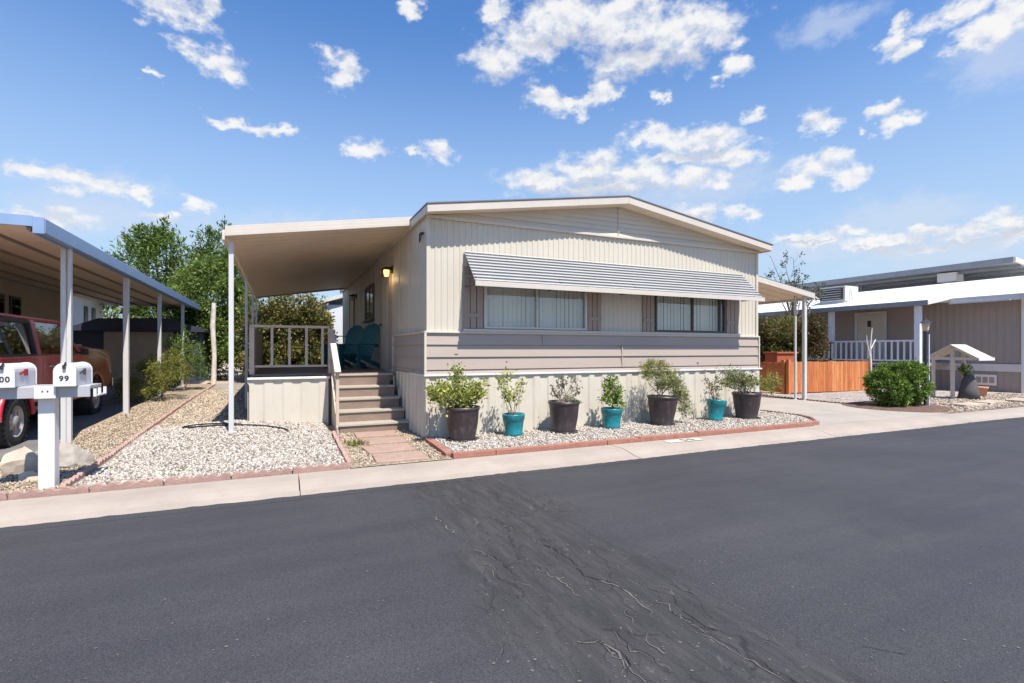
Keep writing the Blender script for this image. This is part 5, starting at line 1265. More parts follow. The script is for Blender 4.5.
# dry leaves scattered over the beds
Pl = [(random.uniform(2.2, 9.2), random.uniform(6.45, 7.6), .078) for _ in range(170)] + [(random.uniform(-1.8, .7), random.uniform(6.4, 9.5), 0) for _ in range(90)] + [(random.uniform(-2.85, -2.1), random.uniform(6.5, 14), 0) for _ in range(120)] + [(random.uniform(13.4, 17), random.uniform(6.5, 8.4), .05) for _ in range(160)]
Pl = [(x, y, z if z else (zbed(x, y) if x > -2 else zg(x, y) + .03) + .022) for x, y, z in Pl]
V, F = leaves(np.array(Pl), .05, None, -.1, .45); V[:, 2] = np.repeat(np.array(Pl)[:, 2], 4) + RNG.uniform(0, .012, len(V))
tag(numesh('leaf_litter', V, F, M['leaf_dead']), 'dry brown leaves scattered over the gravel beds', 'leaf litter', kind='stuff')
# weeds on the path
m_ = empty('weed_clump', (1.0, 7.7, .03), 'small green weed clump left of the pink path slabs', 'weed')
V, F = leaves(np.array([(random.gauss(0, .08), random.gauss(0, .12), .0) for _ in range(160)]), .07, None, 1.2, .2); numesh('foliage', V, F, M['leaf_yellow'], m_)

# ------------------------------------------------------------------ right neighbour yard
# clipped bush
tree((13.7, 7.45, .03), [(13.7, 7.45, .58, .72, .62, .50), (13.3, 7.4, .42, .42, .45, .38), (14.15, 7.5, .45, .45, .45, .40), (13.7, 7.2, .9, .4, .35, .22)],
     30000, .052, M['leaf_hedge'], 'dense rounded green bush beside the lamp post and driveway', name='bush', r0=.04, fill=.82, sub=130, subr=.13, aspect=.5)
# cedar fences
def fence(p, q, h, label):
    e = empty('wooden_fence', (p[0], p[1], 0), label, 'fence', 'orange cedar fence panels')
    d = Vector((q[0]-p[0], q[1]-p[1], 0)); L = d.length; d.normalize(); m_ = MB(); x = 0
    while x < L - .02:
        w = .098; a = d*x; b_ = d*min(x + w, L); hh = h + random.uniform(-.012, .012)
        c_ = (a + b_)/2; m_.bar((c_.x, c_.y, .03), (c_.x, c_.y, hh), w*.97, .018, up=(-d.y, d.x, 0)); x += .1
    m_.build('fence_boards', M['cedar'], e)
    m_ = MB(); n = Vector((-d.y, d.x, 0))*.04
    if n.y < 0: n = -n
    for z in (.2, h - .15): m_.bar(n + Vector((0, 0, z)), n + d*L + Vector((0, 0, z)), .04, .08)
    m_.build('fence_rail', M['cedar'], e)
    for t in (0, 1):
        c_ = d*L*t; m_ = MB(); m_.box((c_.x - .05, c_.y - .05, 0), (c_.x + .05, c_.y + .05, h + .08)); m_.build('fence_post', M['cedar'], e)
fence((14.75, 11.2), (18.4, 10.9), 1.02, 'orange cedar board fence panel facing the street beyond the driveway')
fence((14.72, 11.35), (15.2, 14.5), 1.0, 'orange cedar fence panel running back from the corner post')
m_ = MB(); m_.box((15.9, 12.5, 1.27), (17.0, 13.1, 1.33)); m_.box((15.95, 12.55, .3), (16.95, 13.05, 1.269))
tag(m_.build('garden_bench', M['rust'], bevel=.01), 'rust red wooden bench top showing above the orange fence', 'bench')
# shrubs behind the fence
for i, (loc, cl, n, mt, lab) in enumerate([
    ((17.9, 15.2, 0), [(17.7, 15.2, 2.1, .9, .8, .8), (18.4, 15.1, 1.6, .8, .7, .9), (17.5, 15.0, 1.2, .8, .6, .9)], 14000, 'leaf_red', 'reddish green shrub just beyond the home corner under the small carport'),
    ((18.5, 14.2, 0), [(18.3, 14.2, 2.2, .8, .7, .75), (18.9, 14.0, 1.6, .7, .6, .9), (18.2, 14.0, 1.2, .7, .6, .8)], 13000, 'leaf_bush', 'olive shrub between the carport posts behind the orange fence'),
    ((18.75, 13.2, 0), [(18.7, 13.2, 2.3, .42, .4, .55), (18.8, 13.1, 1.5, .4, .4, .9)], 4200, 'leaf_red', 'dark green shrub beside the white neighbour porch railing')]):
    tree(loc, cl, n, .10, M[mt], lab, 'shrubs behind the orange fence', name='shrub', r0=.05, fill=.3, sub=50, subr=.26)
tree((13.6, 10.9, 0), [(13.7, 11.0, .4, .35, .3, .35), (13.9, 11.4, .35, .3, .3, .3)], 1200, .07, M['leaf_lime'], 'small yellow green bush at the foot of the orange fence', name='shrub', r0=.015, bark='twig', aspect=.3)
# sparse, nearly bare tree rising behind the carport
e = empty('bare_tree', (19.45, 14.5, 0), 'thin nearly leafless tree rising behind the small carport roof', 'tree')
m_ = MB(); rg = random.Random(21); P = []
top = Vector((0, 0, 2.4)); m_.tube([(0, 0, 0), (.05, 0, 1.3), top], [.09, .07, .05], 8)
for k in range(13):
    q = Vector((-1.45 + 2.7*k/12 + rg.uniform(-.1, .1), rg.uniform(-.6, .6), rg.uniform(4.0, 5.5) - .1*abs(k - 4))); md = top.lerp(q, .5) + Vector((rg.uniform(-.15, .15), 0, .1))
    m_.tube([top, md, q], [.028, .018, .006], 6)
    for j in range(9):
        w = md.lerp(q, rg.uniform(-.3, 1)); z_ = w + Vector((rg.uniform(-.35, .35), rg.uniform(-.3, .3), rg.uniform(.05, .4))); m_.tube([w, z_], [.007, .003], 4)
        if rg.random() < .9:
            P += [(z_.x + rg.gauss(0, .05), z_.y + rg.gauss(0, .05), z_.z + rg.gauss(0, .05)) for _ in range(14)]
m_.build('trunk', M['twig'], e); V, F = leaves(np.array(P), .10, None, .2, .5); numesh('crown', V, F, M['leaf_far'], e)
# neighbour house with porch
gh = empty('neighbour_house', (22, 8.3, 0), 'grey taupe neighbour house with a bright white low roof and raised porch on the right', 'house')
b = MB(); b.box((22.06, 8.3, -.05), (30, 24, 3.1)); 
y = 8.4
hb(b, 'wall', M['grey_house'], gh)
b = MB(); ribs_y(b, 8.32, 11.1, .95, 3.1, 22.05, .2, .012, -1, .5); hb(b, 'wall_panel', M['grey_house'], gh)
b = MB(); ribs_y(b, 8.32, 11.1, -.05, .68, 22.04, .2, .012, -1, .5); hb(b, 'skirting', M['grey_house'], gh)
b = MB(); b.box((21.99, 8.3, .68), (22.03, 11.1, .93)); hb(b, 'skirting_trim', M['offwhite'], gh)
b = MB(); b.box((21.97, 8.22, -.05), (22.07, 8.31, 3.1)); hb(b, 'corner_trim', M['white'], gh)
e = empty('vent', (-.05, 9.25 - 8.3, .4)); e.parent = gh
b = MB(); b.box((21.97, 8.95, .20), (22.02, 9.55, .56)); hb(b, 'frame', M['white'], e)
b = MB()
for k in range(3): b.box((21.964, 9.0 + k*.18, .28), (21.968, 9.14 + k*.18, .48))
hb(b, 'grille', M['shutter'], e)
b = MB(); b.prism([(21.3, 7.7, 3.06), (24.6, 7.7, 3.95), (30.3, 7.7, 3.06), (30.3, 7.7, 3.22), (24.6, 7.7, 4.10), (21.3, 7.7, 3.20)][::-1], (0, 16.6, 0)); grf = hb(b, 'roof', M['white_roof'], gh)
b = MB(); b.box((21.27, 7.68, 3.0), (21.298, 9.95, 3.19)); b.box((21.2, 8.3, 2.99), (21.268, 9.95, 3.03)); hb(b, 'gutter', M['offwhite'], gh)
b = MB(); b.prism([(20.0, 9.96, 2.94), (21.5, 9.96, 3.20), (21.5, 9.96, 3.32), (20.0, 9.96, 3.06)][::-1], (0, 8.0, 0)); hb(b, 'porch_roof', M['white_roof'], gh)
b = MB(); b.box((19.95, 9.95, 2.93), (19.998, 17.95, 3.10)); hb(b, 'porch_gutter', M['grey_metal'], gh)
b = MB(); b.box((20.3, 10.3, .85), (22.05, 17.5, .95)); hb(b, 'porch_floor', M['grey_house'], gh)
for y in (10.42, 13.5, 17.4):
    b = MB(); b.box((20.24, y - .09, 0), (20.40, y + .09, 2.94)); hb(b, 'porch_post', M['picket'], gh, bevel=.01)
b = MB()
for k in range(40):
    y = 10.4 + k*.18
    b.bar((20.27, y, .50), (20.27, y + .4, .90), .02, .012); b.bar((20.285, y + .4, .50), (20.285, y, .90), .02, .012)
b.box((20.25, 10.4, .88), (20.31, 17.5, .92)); hb(b, 'lattice', M['picket'], gh)
b = MB(); b.box((20.22, 10.5, 1.70), (20.30, 17.4, 1.76)); b.box((20.24, 10.5, 1.0), (20.28, 17.4, 1.05)); hb(b, 'porch_rail', M['picket'], gh)
y = 10.62
while y < 17.3:
    b = MB(); b.box((20.24, y - .025, 1.05), (20.28, y + .025, 1.70)); hb(b, 'baluster', M['picket'], gh); y += .205 if y < 13.3 else .28
# porch doorway and wall pieces
e = empty('door', (.0, 13.0 - 8.3, 0)); e.parent = gh
b = MB(); b.box((21.98, 12.40, .96), (22.04, 12.50, 2.95)); b.box((21.98, 13.52, .96), (22.04, 13.62, 2.95)); b.box((21.98, 12.50, 2.87), (22.04, 13.52, 2.95)); hb(b, 'frame', M['offwhite'], e)
b = MB(); b.box((22.0, 12.51, .96), (22.05, 13.51, 2.86)); hb(b, 'leaf', M['trim'], e)
b = MB(); b.box((21.97, 12.98, 2.35), (22.0, 13.10, 2.6)); hb(b, 'door_ornament', M['bronze'], e)
# roof cooler
e = empty('roof_cooler', (22.6, 14.6, 3.4), 'boxy white evaporative cooler on the right neighbour roof', 'cooler')
b = MB(); b.box((22.2, 14.15, 3.52), (23.1, 15.3, 4.18)); hb(b, 'cabinet', M['offwhite'], e, bevel=.02)
b = MB(); b.box((22.14, 14.24, 3.60), (22.198, 15.22, 4.10)); hb(b, 'louver', M['bronze'], e)
b = MB(); 
for z in (3.65, 3.75, 3.85, 3.95, 4.05): b.bar((22.135, 14.3, z), (22.135, 15.15, z), .012, .02)
hb(b, 'louver_slat', M['offwhite'], e)
b = MB(); b.bar((22.5, 14.0, 3.42), (22.5, 14.1, 4.05), .03, .03); b.box((22.2, 14.2, 3.28), (23.1, 15.2, 3.518)); hb(b, 'stand', M['offwhite'], e)
# tall metal carport behind
e = empty('metal_carport', (28, 10, 0), 'tall grey metal carport roof rising behind the white neighbour roof', 'carport')
b = MB(); x = 26.1
def tz(x): return 4.92 - .13*(x - 26)
b.prism([(26.05, 10.1, tz(26)), (34, 10.1, tz(34)), (34, 10.1, tz(34) + .05), (26.05, 10.1, tz(26) + .05)][::-1], (0, 10, 0)); hb(b, 'roof_panel', M['grey_pan'], e)
b = MB()
for x in fr(26.8, 33.8, .7): b.box((x - .04, 10.15, tz(x) - .14), (x + .04, 19.8, tz(x) - .02))
hb(b, 'roof_rib', M['grey_metal'], e)
b = MB(); b.box((25.95, 10.05, 4.80), (26.04, 19.9, 5.03)); hb(b, 'gutter', M['grey_metal'], e)
b = MB(); b.prism([(26.04, 10.01, tz(26) - .06), (34, 10.01, tz(34) - .06), (34, 10.01, tz(34) + .10), (26.04, 10.01, tz(26) + .10)][::-1], (0, .08, 0)); hb(b, 'fascia', M['white'], e)
for x, y in ((27.2, 12.5), (27.2, 16.5), (33, 12.5), (33, 19)):
    b = MB(); b.box((x - .06, y - .06, 0), (x + .06, y + .06, tz(x) - .03)); hb(b, 'post', M['grey_metal'], e)
b = MB(); b.box((26.6, 12.2, 4.40), (27.2, 12.9, 4.78)); hb(b, 'beam_end', M['white'], e)
# lamp post
e = empty('lamp_post', (14.2, 7.12, 0), 'black garden lamp post with a peaked lantern beside the green bush', 'lamp post')
b = MB(); b.tube([(14.2, 7.12, .0), (14.2, 7.12, 1.84)], .035, 14); b.lathe([(.09, 0), (.085, .03), (.045, .08), (.036, .2)], (14.2, 7.12, 0), 18); hb(b, 'pole', M['lampblack'], e)
b = MB(); b.tube([(14.255, 7.08, .05), (14.255, 7.08, 1.78)], .016, 8); hb(b, 'conduit', M['picket'], e)
b = MB(); b.lathe([(.03, 1.84), (.06, 1.88), (.085, 2.05)], (14.2, 7.12, 0), 6, smooth=False); hb(b, 'lantern_glass', M['amber'], e)
b = MB(); b.lathe([(.0, 2.17), (.03, 2.13), (.13, 2.05), (.0, 2.04)], (14.2, 7.12, 0), 6, smooth=False); b.lathe([(.05, 1.82), (.045, 1.85), (.03, 1.87)], (14.2, 7.12, 0), 12); hb(b, 'lantern_cap', M['lampblack'], e)
# wishing well planter
e = empty('wishing_well', (17.6, 8.05, 0), 'cream wooden wishing well frame with a small gable roof in the neighbour yard', 'garden ornament')
for y in (7.72, 8.42):
    pass
b = MB(); b.box((17.36, 8.02, 0), (17.44, 8.10, 1.50)); hb(b, 'post', M['railtop'], e, bevel=.004)
b = MB(); b.box((17.92, 8.02, 0), (18.0, 8.10, 1.45)); hb(b, 'post', M['railtop'], e, bevel=.004)
b = MB(); b.box((17.38, 8.50, 0), (17.45, 8.57, 1.14)); hb(b, 'post', M['railtop'], e, bevel=.004)
b = MB(); b.box((17.34, 7.52, 1.12), (17.40, 8.60, 1.19)); b.bar((17.37, 7.50, 1.16), (17.37, 8.06, 1.50), .05, .05, up=(1, 0, 0)); b.bar((17.37, 8.62, 1.16), (17.37, 8.06, 1.50), .05, .05, up=(1, 0, 0)); b.box((17.94, 7.52, 1.12), (18.0, 8.60, 1.19)); hb(b, 'roof_frame', M['railtop'], e)
b = MB(); b.prism([(17.28, 7.42, 1.145), (17.28, 8.06, 1.52), (17.28, 8.70, 1.145), (17.28, 8.70, 1.18), (17.28, 8.06, 1.56), (17.28, 7.42, 1.18)], (.80, 0, 0)); hb(b, 'roof', M['railtop'], e)
b = MB(); b.box((17.275, 7.40, 1.11), (18.09, 7.425, 1.19)); hb(b, 'roof_edge', M['white'], e)
e2 = empty('covered_planter', (17.75, 7.85, 0), 'charcoal draped tub with a dark plant inside the wishing well', 'planter')
b = MB(); b.lathe([(.0, 0), (.26, 0), (.22, .25), (.16, .55), (.10, .68), (0, .72)], (17.80, 7.86, 0), 14); hb(b, 'cover', M['cone'], e2)
cl = [(17.75, 7.9, .88, .19, .19, .19)]; P, O = cloud(cl, 500, .3); V, F = leaves(P - np.array((17.75, 7.85, 0)), .07, O); numesh('foliage', V, F, M['leaf_hedge'], e2)
m_ = MB(); m_.lathe([(0, 0), (.11, 0), (.15, .24), (.17, .25), (.17, .30), (.15, .30), (.14, .26), (0, .26)], (0, 0, 0), 24); o = m_.build('clay_pot', M['terracotta']); o.location = (18.9, 8.05, .015)
tag(o, 'terracotta pot on the gravel behind the wishing well', 'flower pot')
m_ = MB(); m_.box((-.25, -.2, .40), (.25, .2, .43)); m_.box((-.25, .18, .43), (.25, .21, .8))
for x in (-.23, .21):
    for y in (-.18, .17): m_.box((x, y, 0), (x + .03, y + .03, .4))
o = m_.build('garden_chair', M['picket'], bevel=.004); o.location = (18.6, 9.7, .015); o.rotation_euler = (0, 0, 1.2)
tag(o, 'white garden chair left of the wishing well, half behind it', 'chair')
# flat stepping stones in the neighbour yard
ss0 = None
for i, (x, y, lab) in enumerate(((15.6, 6.9, 'flat grey stepping stone nearest the lamp post in the right yard'), (16.8, 7.0, 'middle flat stepping stone in front of the wishing well'), (18.2, 6.95, 'farthest right flat stepping stone near the neighbour wall'))):
    if ss0 is None:
        m_ = MB(); m_.prism([(-.5, -.18, 0), (.45, -.2, 0), (.5, .15, 0), (-.4, .2, 0)], (0, 0, .06)); ss0 = o = m_.build('stepping_stone', M['boulder_tan'], bevel=.01)
    else: o = ss0.copy(); COL.objects.link(o)
    o.location = (x, y, .01); o.rotation_euler = (0, 0, .12*i); tag(o, lab, 'stepping stone', 'stepping stones in the right yard')
# bleached antler-like branch behind the bush
m_ = MB(); m_.tube([(0, 0, 0), (.02, 0, .9), (.0, 0, 1.5), (.08, 0, 2.0)], [.03, .028, .02, .008], 7); m_.tube([(.0, 0, 1.2), (-.15, 0, 1.6), (-.16, 0, 1.8)], [.018, .014, .006], 6); m_.tube([(0, 0, 1.4), (.2, 0, 1.65), (.32, .05, 1.7)], [.016, .012, .005], 6)
o = m_.build('dead_branch', M['palebark']); o.location = (14.55, 8.6, 0); tag(o, 'bleached bare forked branch standing behind the green bush', 'dead tree')

# blue-white house seen past the end of the porch
e = empty('rear_house', (5, 24, 0), 'bluish white house with a low gable seen past the far end of the porch', 'house')
b = MB(); b.box((1.55, 21.5, .1), (9, 30, 3.2)); hb(b, 'wall', M['neigh_white'], e)
b = MB(); b.prism([(1.2, 21.3, 3.15), (5.2, 21.3, 4.4), (9.3, 21.3, 3.15), (9.3, 21.3, 3.3), (5.2, 21.3, 4.55), (1.2, 21.3, 3.3)][::-1], (0, 9, 0)); hb(b, 'roof', M['offwhite'], e)
b = MB(); b.box((1.52, 22.3, 1.6), (1.56, 23.6, 2.5)); hb(b, 'window', M['darkalu'], e)
b = MB(); b.prism([(1.55, 22.1, 2.9), (.75, 22.1, 2.45), (.75, 22.1, 2.40), (1.55, 22.1, 2.85)], (0, 1.8, 0)); hb(b, 'window_awning', M['offwhite'], e)

# low hills on the horizon
hm = MB(); ringn = 90; vs = []
for k in range(ringn + 1):
    a = -2.2 + 4.4*k/ringn; Rr = 900
    hgt = 14 + 10*math.sin(a*3.1 + 1) + 7*math.sin(a*9.3) + 3*math.sin(a*23)
    for rr, zz_ in ((Rr, -2), (Rr + 60, max(2, hgt)*.6), (Rr + 160, max(3, hgt)), (Rr + 400, -5)):
        vs.append((rr*math.sin(a), rr*math.cos(a), zz_))
hm.add(vs, [(k*4 + j, (k+1)*4 + j, (k+1)*4 + j + 1, k*4 + j + 1) for k in range(ringn) for j in range(3)], True)
tag(hm.build('hills', paint('dry_hill', (.20, .18, .16), .95, .2, .02, 0)), kind='structure')

# ------------------------------------------------------------------ world: sky with clouds (by direction)
w = bpy.data.worlds.new('World'); scene.world = w; w.use_nodes = True
nt = w.node_tree; bg = nt.nodes['Background']
sun_dir = Vector((.11, -.575, 1)).normalized()
sky = N(nt, 'ShaderNodeTexSky'); sky.sky_type = 'NISHITA'; sky.sun_disc = False
sky.sun_elevation = math.asin(sun_dir.z); sky.sun_rotation = math.atan2(sun_dir.x, sun_dir.y)
sky.altitude = 800; sky.air_density = 1.0; sky.dust_density = .6; sky.ozone_density = 2.0
tc = N(nt, 'ShaderNodeTexCoord'); sep = N(nt, 'ShaderNodeSeparateXYZ'); nt.links.new(tc.outputs['Generated'], sep.inputs[0])
def mth(op, a, b=None, clamp=False):
    n = N(nt, 'ShaderNodeMath', operation=op); n.use_clamp = clamp
    for i, v in enumerate((a, b)):
        if v is None: continue
        if hasattr(v, 'links'): nt.links.new(v, n.inputs[i])
        else: n.inputs[i].default_value = v
    return n.outputs[0]
az = mth('ARCTAN2', sep.outputs[0], sep.outputs[1]); el = mth('ARCSINE', sep.outputs[2])
cb = N(nt, 'ShaderNodeCombineXYZ'); nt.links.new(az, cb.inputs[0]); nt.links.new(el, cb.inputs[1])
# domain warp for ragged outlines
nz = N(nt, 'ShaderNodeTexNoise', i_Scale=19.0, i_Detail=7.0, i_Roughness=.62); mpz = N(nt, 'ShaderNodeMapping'); mpz.inputs['Scale'].default_value = (1, 1.5, 1)
nt.links.new(cb.outputs[0], mpz.inputs[0]); nt.links.new(mpz.outputs[0], nz.inputs['Vector'])
CL = __import__('json').loads('''{"white": [[-0.1901, 0.5069, 0.054, 0.0169], [-0.143, 0.508, 0.0486, 0.0223], [-0.1075, 0.5224, 0.0265, 0.0175], [-0.136, 0.4581, 0.0285, 0.0158], [-0.1002, 0.4531, 0.0358, 0.0216], [-0.075, 0.4421, 0.0244, 0.0139], [0.084, 0.4977, 0.0245, 0.0169], [0.1102, 0.4769, 0.0357, 0.026], [-0.0855, 0.3708, 0.0364, 0.0103], [-0.0351, 0.3708, 0.0449, 0.0106], [0.0081, 0.3715, 0.0264, 0.0108], [0.146, 0.3628, 0.0402, 0.0163], [0.1244, 0.3541, 0.0251, 0.0098], [0.286, 0.3644, 0.0347, 0.0185], [0.2327, 0.3631, 0.0189, 0.0084], [-0.3247, 0.2519, 0.0323, 0.0094], [-0.2868, 0.2491, 0.0393, 0.018], [-0.2403, 0.2469, 0.0424, 0.0144], [-0.203, 0.2418, 0.0208, 0.0089], [-0.129, 0.2365, 0.0229, 0.0141], [-0.2979, 0.1882, 0.0457, 0.0169], [-0.3299, 0.1884, 0.032, 0.011], [-0.1769, 0.2095, 0.0188, 0.0108], [0.5194, 0.571, 0.1332, 0.0402], [0.6339, 0.5562, 0.1093, 0.0481], [0.7432, 0.5294, 0.102, 0.0458], [0.671, 0.5028, 0.107, 0.0287], [0.4024, 0.5157, 0.0664, 0.0348], [0.461, 0.5446, 0.0584, 0.0418], [0.8369, 0.4679, 0.0292, 0.0198], [0.8154, 0.4542, 0.0166, 0.0116], [0.812, 0.5116, 0.0428, 0.0218], [0.3926, 0.5864, 0.0352, 0.0161], [0.4902, 0.4569, 0.0388, 0.0218], [0.558, 0.4449, 0.0496, 0.0188], [0.6057, 0.456, 0.0301, 0.0215], [0.7075, 0.4451, 0.0179, 0.0107], [0.6893, 0.3855, 0.0538, 0.0225], [0.778, 0.3646, 0.0736, 0.0254], [0.8369, 0.3362, 0.0545, 0.019], [0.7343, 0.3435, 0.0625, 0.0131], [0.4805, 0.3169, 0.0813, 0.0245], [0.5771, 0.3348, 0.0828, 0.0307], [0.671, 0.3187, 0.0792, 0.0305], [0.7607, 0.3042, 0.058, 0.02], [0.6245, 0.301, 0.1621, 0.0139], [0.812, 0.2987, 0.02, 0.0132], [0.778, 0.2446, 0.0671, 0.0172], [0.8451, 0.2416, 0.0353, 0.0134], [0.9678, 0.2959, 0.0474, 0.0243], [0.9386, 0.2787, 0.0349, 0.0126], [1.0029, 0.2747, 0.0296, 0.0151], [0.9932, 0.3111, 0.0219, 0.0149], [0.8645, 0.3942, 0.0222, 0.012], [0.9606, 0.3691, 0.0256, 0.0189], [0.9849, 0.3584, 0.0194, 0.0116], [1.0521, 0.3605, 0.0227, 0.0138], [1.0748, 0.344, 0.0244, 0.0165], [1.0299, 0.3359, 0.0092, 0.0072], [1.0622, 0.451, 0.0224, 0.0152], [1.0809, 0.4328, 0.0194, 0.0127], [1.0723, 0.4681, 0.0172, 0.0099], [1.1396, 0.4633, 0.0532, 0.0164], [1.1721, 0.4306, 0.0406, 0.0258], [1.1506, 0.4186, 0.0236, 0.0122], [1.1978, 0.4422, 0.0292, 0.0271], [0.2327, 0.5807, 0.0265, 0.012], [0.9386, 0.1885, 0.0711, 0.0098], [1.0097, 0.1901, 0.0525, 0.0094], [1.0748, 0.1651, 0.0592, 0.0106], [1.1451, 0.1633, 0.0527, 0.0114], [1.1928, 0.1837, 0.0257, 0.0149], [1.2078, 0.1582, 0.0287, 0.0135], [1.111, 0.1826, 0.0342, 0.0073], [1.1451, 0.1718, 0.0627, 0.0128], [1.0495, 0.1728, 0.0731, 0.0123], [1.1978, 0.172, 0.0349, 0.0176], [-0.1901, 0.4175, 0.0131, 0.008], [0.9678, 0.1822, 0.0554, 0.0113], [1.1226, 0.1518, 0.0548, 0.0073]], "veil": [[1.134, 0.1474, 0.1632, 0.0375], [0.9678, 0.1659, 0.1192, 0.0259], [0.778, 0.294, 0.1898, 0.0496], [-0.264, 0.2008, 0.1711, 0.0373], [0.982, 0.4948, 0.0802, 0.0303], [1.1877, 0.4013, 0.0758, 0.0584], [-0.2523, 0.2461, 0.1162, 0.0284], [1.0748, 0.2073, 0.133, 0.0385], [0.1191, 0.2022, 0.3809, 0.053]], "grey": [[0.5194, 0.5393, 0.1136, 0.0191], [0.6339, 0.5181, 0.0933, 0.0231], [0.7432, 0.4934, 0.0872, 0.0218], [0.671, 0.4807, 0.0914, 0.0133], [0.4024, 0.4886, 0.0565, 0.0163], [0.778, 0.3453, 0.0628, 0.0116], [0.7343, 0.3335, 0.0533, 0.006], [0.4805, 0.2983, 0.0692, 0.0112], [0.5771, 0.3113, 0.0706, 0.0141], [0.671, 0.2955, 0.0675, 0.014], [0.6245, 0.2905, 0.1388, 0.0063], [0.778, 0.2316, 0.0573, 0.0078], [0.9386, 0.1811, 0.0608, 0.0044], [1.0748, 0.1572, 0.0507, 0.0048], [1.1451, 0.1287, 0.1095, 0.0101], [1.0495, 0.1543, 0.0845, 0.0093], [0.6151, 0.2928, 0.18, 0.014], [1.1561, 0.1532, 0.071, 0.0114], [1.2028, 0.163, 0.0252, 0.0108]]}''')
nw = N(nt, 'ShaderNodeTexNoise', i_Scale=30.0, i_Detail=4.0, i_Roughness=.6); nt.links.new(mpz.outputs[0], nw.inputs['Vector'])
wsub = N(nt, 'ShaderNodeVectorMath', operation='SUBTRACT'); nt.links.new(nw.outputs['Color'], wsub.inputs[0]); wsub.inputs[1].default_value = (.5, .5, .5)
wsc = N(nt, 'ShaderNodeVectorMath', operation='MULTIPLY'); nt.links.new(wsub.outputs[0], wsc.inputs[0]); wsc.inputs[1].default_value = (.075, .05, 0)
wad = N(nt, 'ShaderNodeVectorMath', operation='ADD'); nt.links.new(wsc.outputs[0], wad.inputs[0]); nt.links.new(cb.outputs[0], wad.inputs[1])
def field(lst):
    cur = None
    for a, e_, ra, re in lst:
        s = N(nt, 'ShaderNodeVectorMath', operation='SUBTRACT'); nt.links.new(wad.outputs[0], s.inputs[0]); s.inputs[1].default_value = (a, e_, 0)
        m2_ = N(nt, 'ShaderNodeVectorMath', operation='MULTIPLY'); nt.links.new(s.outputs[0], m2_.inputs[0]); m2_.inputs[1].default_value = (1/ra, 1/re, 0)
        l = N(nt, 'ShaderNodeVectorMath', operation='LENGTH'); nt.links.new(m2_.outputs[0], l.inputs[0])
        cur = l.outputs['Value'] if cur is None else mth('MINIMUM', cur, l.outputs['Value'])
    return cur
def density(lst, amt, lo, hi):
    f_ = field(lst); v = mth('MULTIPLY', mth('SUBTRACT', 1.0, f_), 1.7)
    v = mth('MAXIMUM', v, -1.2)
    nn = mth('MULTIPLY_ADD', nz.outputs['Fac'], amt); nt.links.new
    n_ = N(nt, 'ShaderNodeMath', operation='MULTIPLY_ADD'); nt.links.new(nz.outputs['Fac'], n_.inputs[0]); n_.inputs[1].default_value = amt; n_.inputs[2].default_value = -.5*amt
    s_ = mth('ADD', v, n_.outputs[0])
    mr = N(nt, 'ShaderNodeMapRange', interpolation_type='SMOOTHSTEP'); nt.links.new(s_, mr.inputs[0]); mr.inputs[1].default_value = lo; mr.inputs[2].default_value = hi
    return mr.outputs[0]
dn = density(CL['white'], 4.2, -.45, 1.25)
dv_ = density(CL['veil'], 2.2, -.2, 1.4)
dg_ = density(CL['grey'], 2.2, -.1, 1.0)
hsv = N(nt, 'ShaderNodeHueSaturation'); hsv.inputs['Saturation'].default_value = 1.0; hsv.inputs['Value'].default_value = 1.0
nt.links.new(sky.outputs[0], hsv.inputs['Color'])
tint = N(nt, 'ShaderNodeMix', data_type='RGBA', blend_type='MULTIPLY'); tint.inputs[0].default_value = 1; tint.inputs[7].default_value = (.72, 1.11, 1.48, 1)
nt.links.new(hsv.outputs[0], tint.inputs[6])
mpo = N(nt, 'ShaderNodeMapping'); mpo.inputs['Scale'].default_value = (1, 1.5, 1); mpo.inputs['Location'].default_value = (.004, .018, 0)
nt.links.new(cb.outputs[0], mpo.inputs[0])
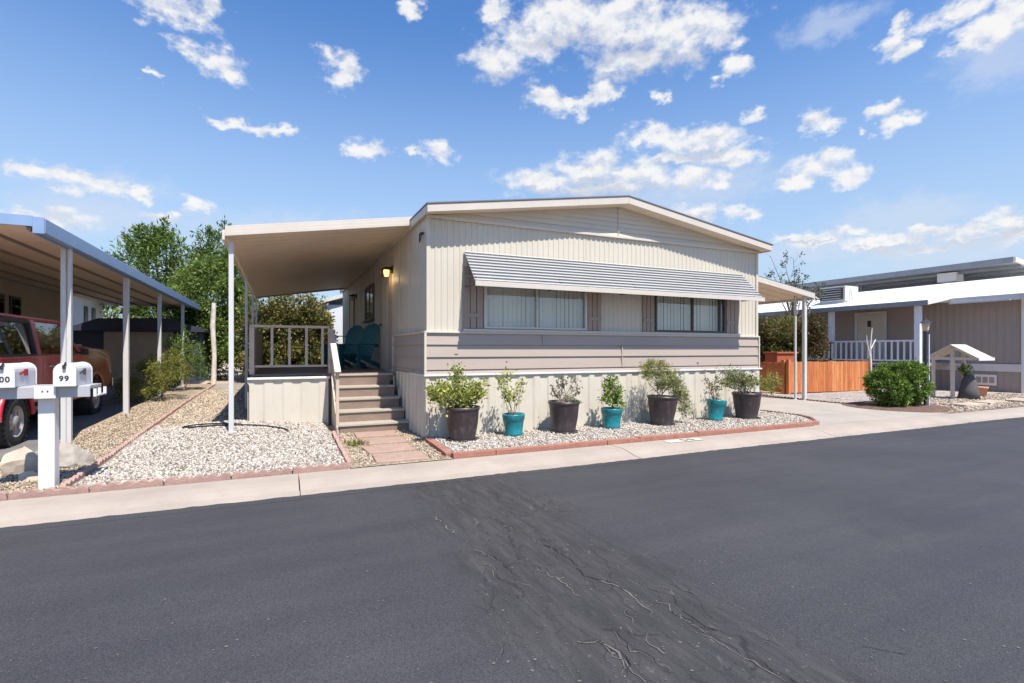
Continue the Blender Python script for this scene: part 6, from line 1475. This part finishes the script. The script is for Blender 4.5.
nzo = N(nt, 'ShaderNodeTexNoise', i_Scale=19.0, i_Detail=6.0, i_Roughness=.55); nt.links.new(mpo.outputs[0], nzo.inputs['Vector'])
nzs = N(nt, 'ShaderNodeTexNoise', i_Scale=19.0, i_Detail=6.0, i_Roughness=.55); nt.links.new(mpz.outputs[0], nzs.inputs['Vector'])
lit = mth('MULTIPLY_ADD', mth('SUBTRACT', nzs.outputs['Fac'], nzo.outputs['Fac']), 4.5)
lit.node.inputs[2].default_value = .62; lit.node.use_clamp = True
cw = ramp(nt, [(.05, (4.6, 4.9, 5.5)), (.5, (5.7, 5.8, 6.0)), (.9, (6.3, 6.25, 6.2))], lit)
ccol = mixc(nt, cw.outputs[0], (3.7, 4.0, 4.7), mth('MULTIPLY', dg_, .75))
hz = N(nt, 'ShaderNodeMapRange', interpolation_type='SMOOTHSTEP'); nt.links.new(el, hz.inputs[0]); hz.inputs[1].default_value = .62; hz.inputs[2].default_value = -.02
v0 = mixc(nt, tint.outputs[2], (3.7, 4.65, 5.5), mth('MULTIPLY', hz.outputs[0], .95))
v1 = mixc(nt, v0, (4.6, 5.0, 5.8), mth('MULTIPLY', dv_, .5))
fin = mixc(nt, v1, ccol, mth('MULTIPLY', dn, .96))
nt.links.new(fin, bg.inputs[0]); bg.inputs[1].default_value = .10

# ------------------------------------------------------------------ sun, camera, view
sn = bpy.data.lights.new('sun', 'SUN'); sn.energy = 5.0; sn.angle = R(.55); sn.color = (1, .935, .84)
so = bpy.data.objects.new('sun', sn); COL.objects.link(so); so.rotation_euler = (-sun_dir).to_track_quat('-Z', 'Y').to_euler()
cam = bpy.data.cameras.new('camera'); co = bpy.data.objects.new('camera', cam); COL.objects.link(co); scene.camera = co
co.location = (0, 0, 1.4); co.rotation_euler = (R(90), 0, -math.atan(232/511.5)); cam.lens = 17.98; cam.sensor_width = 36; cam.shift_y = 8.5/1024; cam.clip_end = 3000; cam.clip_start = .05
scene.view_settings.view_transform = 'Standard'; scene.view_settings.look = 'None'; scene.view_settings.exposure = 0.6; scene.view_settings.gamma = 1
scene.cycles.max_bounces = 5; scene.cycles.transparent_max_bounces = 12
